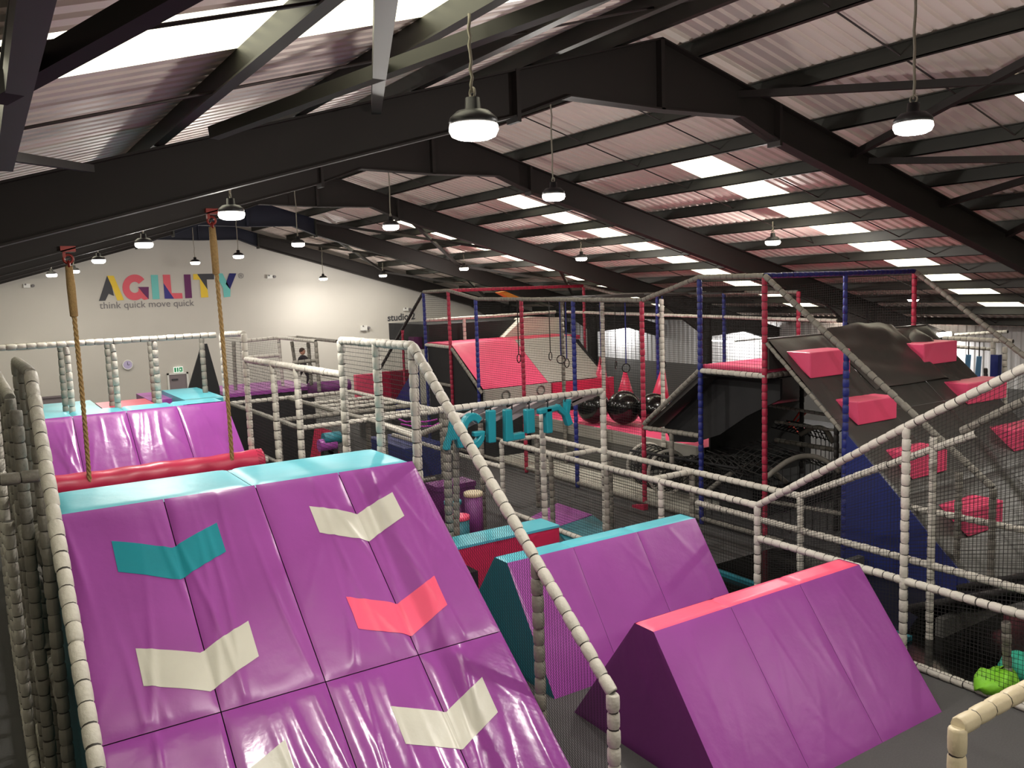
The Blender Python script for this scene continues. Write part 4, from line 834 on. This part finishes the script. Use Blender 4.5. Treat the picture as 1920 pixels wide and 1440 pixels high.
arch([(1437, 895, 12.3), (1475, 866, 12.6), (1510, 855, 13), (1545, 862, 13.3), (1575, 885, 13.5)], 'dark netted tunnel with grey arch rail, right of the lower red post')
arch([(1500, 815, 14.5), (1525, 802, 14.6), (1548, 806, 14.7), (1562, 830, 14.8)], 'small far netted arch below the black ramp edge', (.3, 1, 0))
# heap of black scramble net
b = MB()
for i in range(26):
    for dr in range(2):
        pts = []
        for k in range(17):
            u = (i/25, k/16) if dr else (k/16, i/25); x = 12.3+1.6*u[0]; y = 11.2+3.2*u[1]
            pts.append(V(x, y, 1.0+.25*math.sin(u[1]*5+u[0]*2)+.06*math.sin(u[0]*31+u[1]*27)))
        b.tube(pts, .016, sides=5)
t = thing('scramble_net', 'sagging heavy black scramble net between the net barrel and the tunnels', 'net', (13, 12.8, .3)); stuff(b.build('net', 'net', t)); MB().tube([(12.3, 11.2, 1.2), (12.3, 14.4, 1.1)], .03).tube([(13.9, 11.2, 1.2), (13.9, 14.4, 1.1)], .03).build('edge_rope', 'blackmat', t)
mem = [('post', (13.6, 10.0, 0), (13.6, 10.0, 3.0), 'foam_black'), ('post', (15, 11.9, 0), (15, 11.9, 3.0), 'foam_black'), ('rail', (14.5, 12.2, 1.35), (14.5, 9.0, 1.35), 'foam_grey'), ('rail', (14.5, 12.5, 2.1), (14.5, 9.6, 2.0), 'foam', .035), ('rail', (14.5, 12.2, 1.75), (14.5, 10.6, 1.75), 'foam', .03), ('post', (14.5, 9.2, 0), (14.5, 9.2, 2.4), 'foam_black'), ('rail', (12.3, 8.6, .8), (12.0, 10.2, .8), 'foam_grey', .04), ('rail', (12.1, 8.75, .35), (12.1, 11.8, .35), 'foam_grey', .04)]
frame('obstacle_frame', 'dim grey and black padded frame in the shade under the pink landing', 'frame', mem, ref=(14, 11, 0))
for i, (a, c_, m_) in enumerate((((1412, 790), (1428, 820), 'red_cord'), ((1428, 785), (1412, 815), 'blue_cord'), ((1470, 815), (1500, 772), 'red_cord'), ((1478, 790), (1506, 822), 'red_cord'), ((1410, 786), (1458, 792), 'red_cord'), ((1485, 800), (1515, 770), 'red_cord'))):
    tag(MB().bar(at(*a, 'x', 16.2), at(*c_, 'x', 16.0), .04, .02).build('webbing_strap', m_), ['red strap leaning right to left at the left of the shaded webbing', 'blue strap crossing the leftmost red strap', 'long orange-red diagonal strap in the shade under the landing', 'orange-red strap crossing the long diagonal one', 'level red strap along the top of the left crossing', 'short orange-red strap at the right of the shaded webbing'][i], 'strap', 'webbing straps under the landing')
tag(MB().box((13.6, 13.22, 0), (16.6, 13.27, 1.9)).build('black_screen', 'blackmat'), 'added black backdrop standing in for the shade below the foot of the black slope', 'panel')  # added backdrop, hides the lit deck so this space reads as shade
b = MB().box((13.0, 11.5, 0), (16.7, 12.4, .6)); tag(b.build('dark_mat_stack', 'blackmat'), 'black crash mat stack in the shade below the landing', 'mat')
# ---- trampoline beds and black slide at right
t = thing('trampoline_bed', 'glossy black bed with a thin teal edge pad beside the walkway', 'trampoline', (10.9, 7, 0))
MB().box((9.45, 5.2, 0), (11.9, 9.9, .06)).build('bed', 'blackg', t)
p, q_ = at(1335, 1052, 'z', .1), at(1452, 1090, 'z', .1)
MB().bar(V(9.98, 11.2, .08), V(9.98, 6.2, .08), .1, .08).build('edge_pad', 'teal_dk', t); [MB().box((10.4, y_, 0), (11.9, y_+.11, .3)).build('frame_pad', 'grey_dk', t) for y_ in (8.2, 6.0)]
t = thing('black_slide', 'black sagging slide chute at lower right inside the netting', 'slide', (11, 4.6, 0))
s0, s1 = V(10.6, 6.4, .55), V(11.6, 3.6, 1.9)
MB().grid(lambda u, v: V(10.5+1.3*u+.2*v, 6.6-3.0*v, .25+1.75*v**1.2-.28*math.sin(math.pi*u)), 16, 24).build('chute', 'blackg', t)
MB().tube([(10.5, 6.6, .25), (10.6, 5.1, .95), (10.7, 3.6, 2.0)], .05).tube([(11.8, 6.6, .25), (11.9, 5.1, .95), (12.0, 3.6, 2.0)], .05).build('side_rail', 'foam_black', t); MB().box((10.6, 3.7, 0), (10.7, 3.8, 1.9)).box((11.8, 3.7, 0), (11.9, 3.8, 1.9)).build('support_post', 'foam_grey', t)
def bag(q, mt, lb, s_, k):
    p = at(*q, 'z', 0); t = thing('bean_bag', lb, 'bag', (p.x, p.y, 0))
    MB().grid(lambda u, v: V(p.x, p.y, 0)+V(s_*math.sin(v*math.pi)**.8*math.cos(u*6.283), s_*.7*math.sin(v*math.pi)**.8*math.sin(u*6.283), s_*.62*(1-math.cos(math.pi*(1-v)))*.75+.035*math.sin(u*18+k+v*7)*math.sin(v*3.14)+.02*math.sin(u*41+v*13)*math.sin(v*3.14)), 36, 20).build('fabric', mt, t); MB().tube([V(p.x, p.y, s_*.9), V(p.x, p.y, s_*1.0)], .03).build('handle', mt, t)
bag((1868, 1300), 'green_b', 'crumpled bright green fabric bag on the floor at the right edge', .3, 0)
bag((1912, 1268), 'sea', 'sea-green fabric bag behind the bright green one', .3, 2)
frame('side_net_frame', 'grey padded posts and low rail round the green bags at right', 'frame', [('post', at(1890, 1290, 'z', 0), at(1886, 1165, 'y', at(1890, 1290, 'z', 0).y), 'foam_grey'), ('rail', V(12.1, 8.0, 1.2), V(12.3, 3.0, 1.2), 'foam'), ('post', (12.1, 6.8, 0), (12.1, 6.8, 1.9), 'foam_grey')], ref=(10, 5, 0))
# ---- near hand rail
p = at(1795, 1362, 'y', 2.2)
frame('hand_rail', 'cream padded hand rail in the bottom right corner, nearest of all', 'rail', [('rail', p, V(6.2, 2.2, p.z), 'foam_cream', .045), ('post', p+V(.0, 0, 0), V(p.x, 2.2, 0), 'foam_cream', .045)], ref=(p.x, 2.2, 0))
# ---- middle net field
zt = 2.3
q0 = lambda x, y, z=zt: at(x, y, 'z', z)
K = dict(a=q0(562, 803), b=q0(730, 811), c=q0(433, 760), d=q0(638, 730), e=q0(815, 764), f=q0(603, 757))
def post(p, m_='foam_grey'): return ('post', V(p.x, p.y, .05), p, m_)
aa, dd = K['a'], K['d']; cx = V(aa.x, at(433, 760, 'x', aa.x).y, zt)
bb = q0(730, 811); ee = V(bb.x, 17.5, zt); 
mem = [('rail', aa, cx, 'foam_grey'), ('rail', aa, V(8.0, aa.y, zt)), ('rail', cx, V(8.2, cx.y, zt)), ('rail', V(aa.x, 16.9, zt), V(8.2, 16.9, zt), 'foam_grey'), ('rail', V(6.55, cx.y, zt), V(6.55, aa.y-2.0, zt), 'foam_grey'), ('rail', V(8.2, cx.y, zt), V(8.2, 14.0, zt)), post(aa, 'foam'), post(V(aa.x, 16.9, zt)), post(V(8.2, aa.y, zt)), post(V(6.55, 16.9, zt)), post(V(6.55, aa.y, zt)), post(V(6.4, 13.2, zt)), ('rail', V(6.4, 13.2, zt), V(8.2, 14.6, zt), 'foam_grey'),
       ('rail', V(6.4, 13.2, zt), V(6.55, 15, zt)), ('rail', V(aa.x, aa.y, 1.4), V(aa.x, 19, 1.4), 'foam_grey', .04), ('rail', V(aa.x, aa.y, .9), V(8, aa.y, .9), 'foam_grey', .04), post(V(8.2, 18.5, zt)), post(V(8.2, 14.0, zt))]
for y in (15.6, 16.1, 17.7, 18.3, 19.0): mem.append(('rail', V(6.55, y, zt), V(8.2, y, zt), 'foam', .04))
frame('obstacle_frame', 'low white padded grid of rails beyond the teal top of the big ramp', 'frame', mem, [(V(aa.x, cx.y, .1), V(8.2, cx.y, .1), V(8.2, cx.y, zt), cx), (V(6.4, 13.2, .1), V(6.55, 16.9, .1), V(6.55, 16.9, zt), V(6.4, 13.2, zt)), (V(8.2, 13.9, .1), V(8.2, 20, .1), V(8.2, 20, zt), V(8.2, 13.9, zt)), (V(6.4, 13.2, .1), V(8.2, 14.6, .1), V(8.2, 14.6, zt), V(6.4, 13.2, zt))], ref=(7, 16, 0))
t = thing('trampoline_bed', 'black sunken bed with teal edging beyond the big ramp', 'trampoline', (5.6, 15.5, 0))
MB().box((4.1, 11.0, 0), (6.3, 19.5, .5)).build('bed', 'blackmat', t); MB().box((4.1, 12.6, .5), (6.3, 12.75, .56)).box((6.2, 12.6, .5), (6.32, 19, .56)).build('edge_pad', 'teal_dk', t); MB().grid(lambda u, v: V(4.2+1.9*u, 14+2.5*v, .9+.25*math.cos(u*6.28)-.2*v), 16, 16).build('sagging_net', 'blackg', t)
for q, m_, lb in (((620, 822), 'teal_dk', 'teal roll lying beyond the white post'), ((612, 834), 'purple', 'purple roll lying below the teal roll')):
    p = at(*q, 'y', 16.6); t = thing('padded_roll', lb, 'padded roll', (p.x, p.y, 0)); MB().rings([p-V(.16, 0, 0), p+V(.2, 0, 0)], [.13, .13], 0, 18).build('cover', m_, t); MB().box((p.x-.1, p.y-.08, 0), (p.x+.12, p.y+.08, p.z-.1)).build('stand', 'blackmat', t)
b = MB()
for i, (x0, y0, x1, y1) in enumerate(((748, 786, 775, 790), (775, 790, 820, 786), (752, 795, 800, 799), (800, 799, 826, 792))):
    tag(MB().tube([at(x0, y0, 'z', 1.5), at((x0+x1)/2, (y0+y1)/2+3, 'z', 1.45), at(x1, y1, 'z', 1.5)], .02, sides=6).build('elastic_cord', 'mag_cord'), ['magenta elastic cord, upper left of four', 'magenta elastic cord, upper right of four', 'magenta elastic cord, lower left of four', 'magenta elastic cord, lower right of four'][i], 'cord', 'magenta cords over the obstacle field')
tag(MB().box((9.2, 19.6, 0), (10.4, 22, .8)).build('padded_block', 'navy'), 'big navy padded block in the distance under the rails', 'block')
tag(MB().prism([(7.2, 20.2, 0), (7.9, 20.2, 0), (7.5, 20.2, 1.4)], (0, 1.2, 0)).build('padded_wedge', 'crimson'), 'narrow crimson wedge in the dim obstacle field', 'wedge')
# ---- white-framed area at far right
def W(x, y, X=18.6): return at(x, y, 'x', X)
mem = [('rail', W(1768, 634), W(1900, 640)), ('post', W(1862, 640), W(1862, 770)), ('post', W(1884, 650), W(1884, 800)), ('rail', W(1790, 628, 20), W(1890, 622, 20), 'foam', .04), ('rail', W(1790, 650, 20), W(1860, 655, 20), 'foam_grey', .04), ('post', W(1848, 690), W(1850, 770), 'foam_black', .04)]
frame('obstacle_frame', 'distant white padded frame right of the cone pad, before the white wall', 'frame', mem, ref=(18.6, 9, 0))
tag(MB().box(W(1868, 665)-V(.08, .08, 1.3), W(1868, 665)+V(.08, .08, 0)).build('punch_bag', 'navy'), 'navy hanging bag between the white posts at far right', 'bag')
for i, q in enumerate(((1816, 665), (1836, 668))):
    p = W(*q); t = thing('sling_seat', ['left pale blue hanging sling', 'right pale blue hanging sling'][i], 'sling'); t.location = p
    MB().bar(p, p+V(.05, .05, -.45), .1, .04).build('sling_body', 'steelblue', t); MB().torus(p+V(.03, 0, -.55), (1, .3, 0), .1, .015).build('loop', 'blue_cord', t); MB().tube([p, V(p.x, p.y, W(1816, 636).z)], .012).build('strap', 'steel', t)
for o in list(COL.objects):
    if o.type == 'MESH' and o.parent is not None and not o.data.materials: o.data.materials.append(M['grey'])
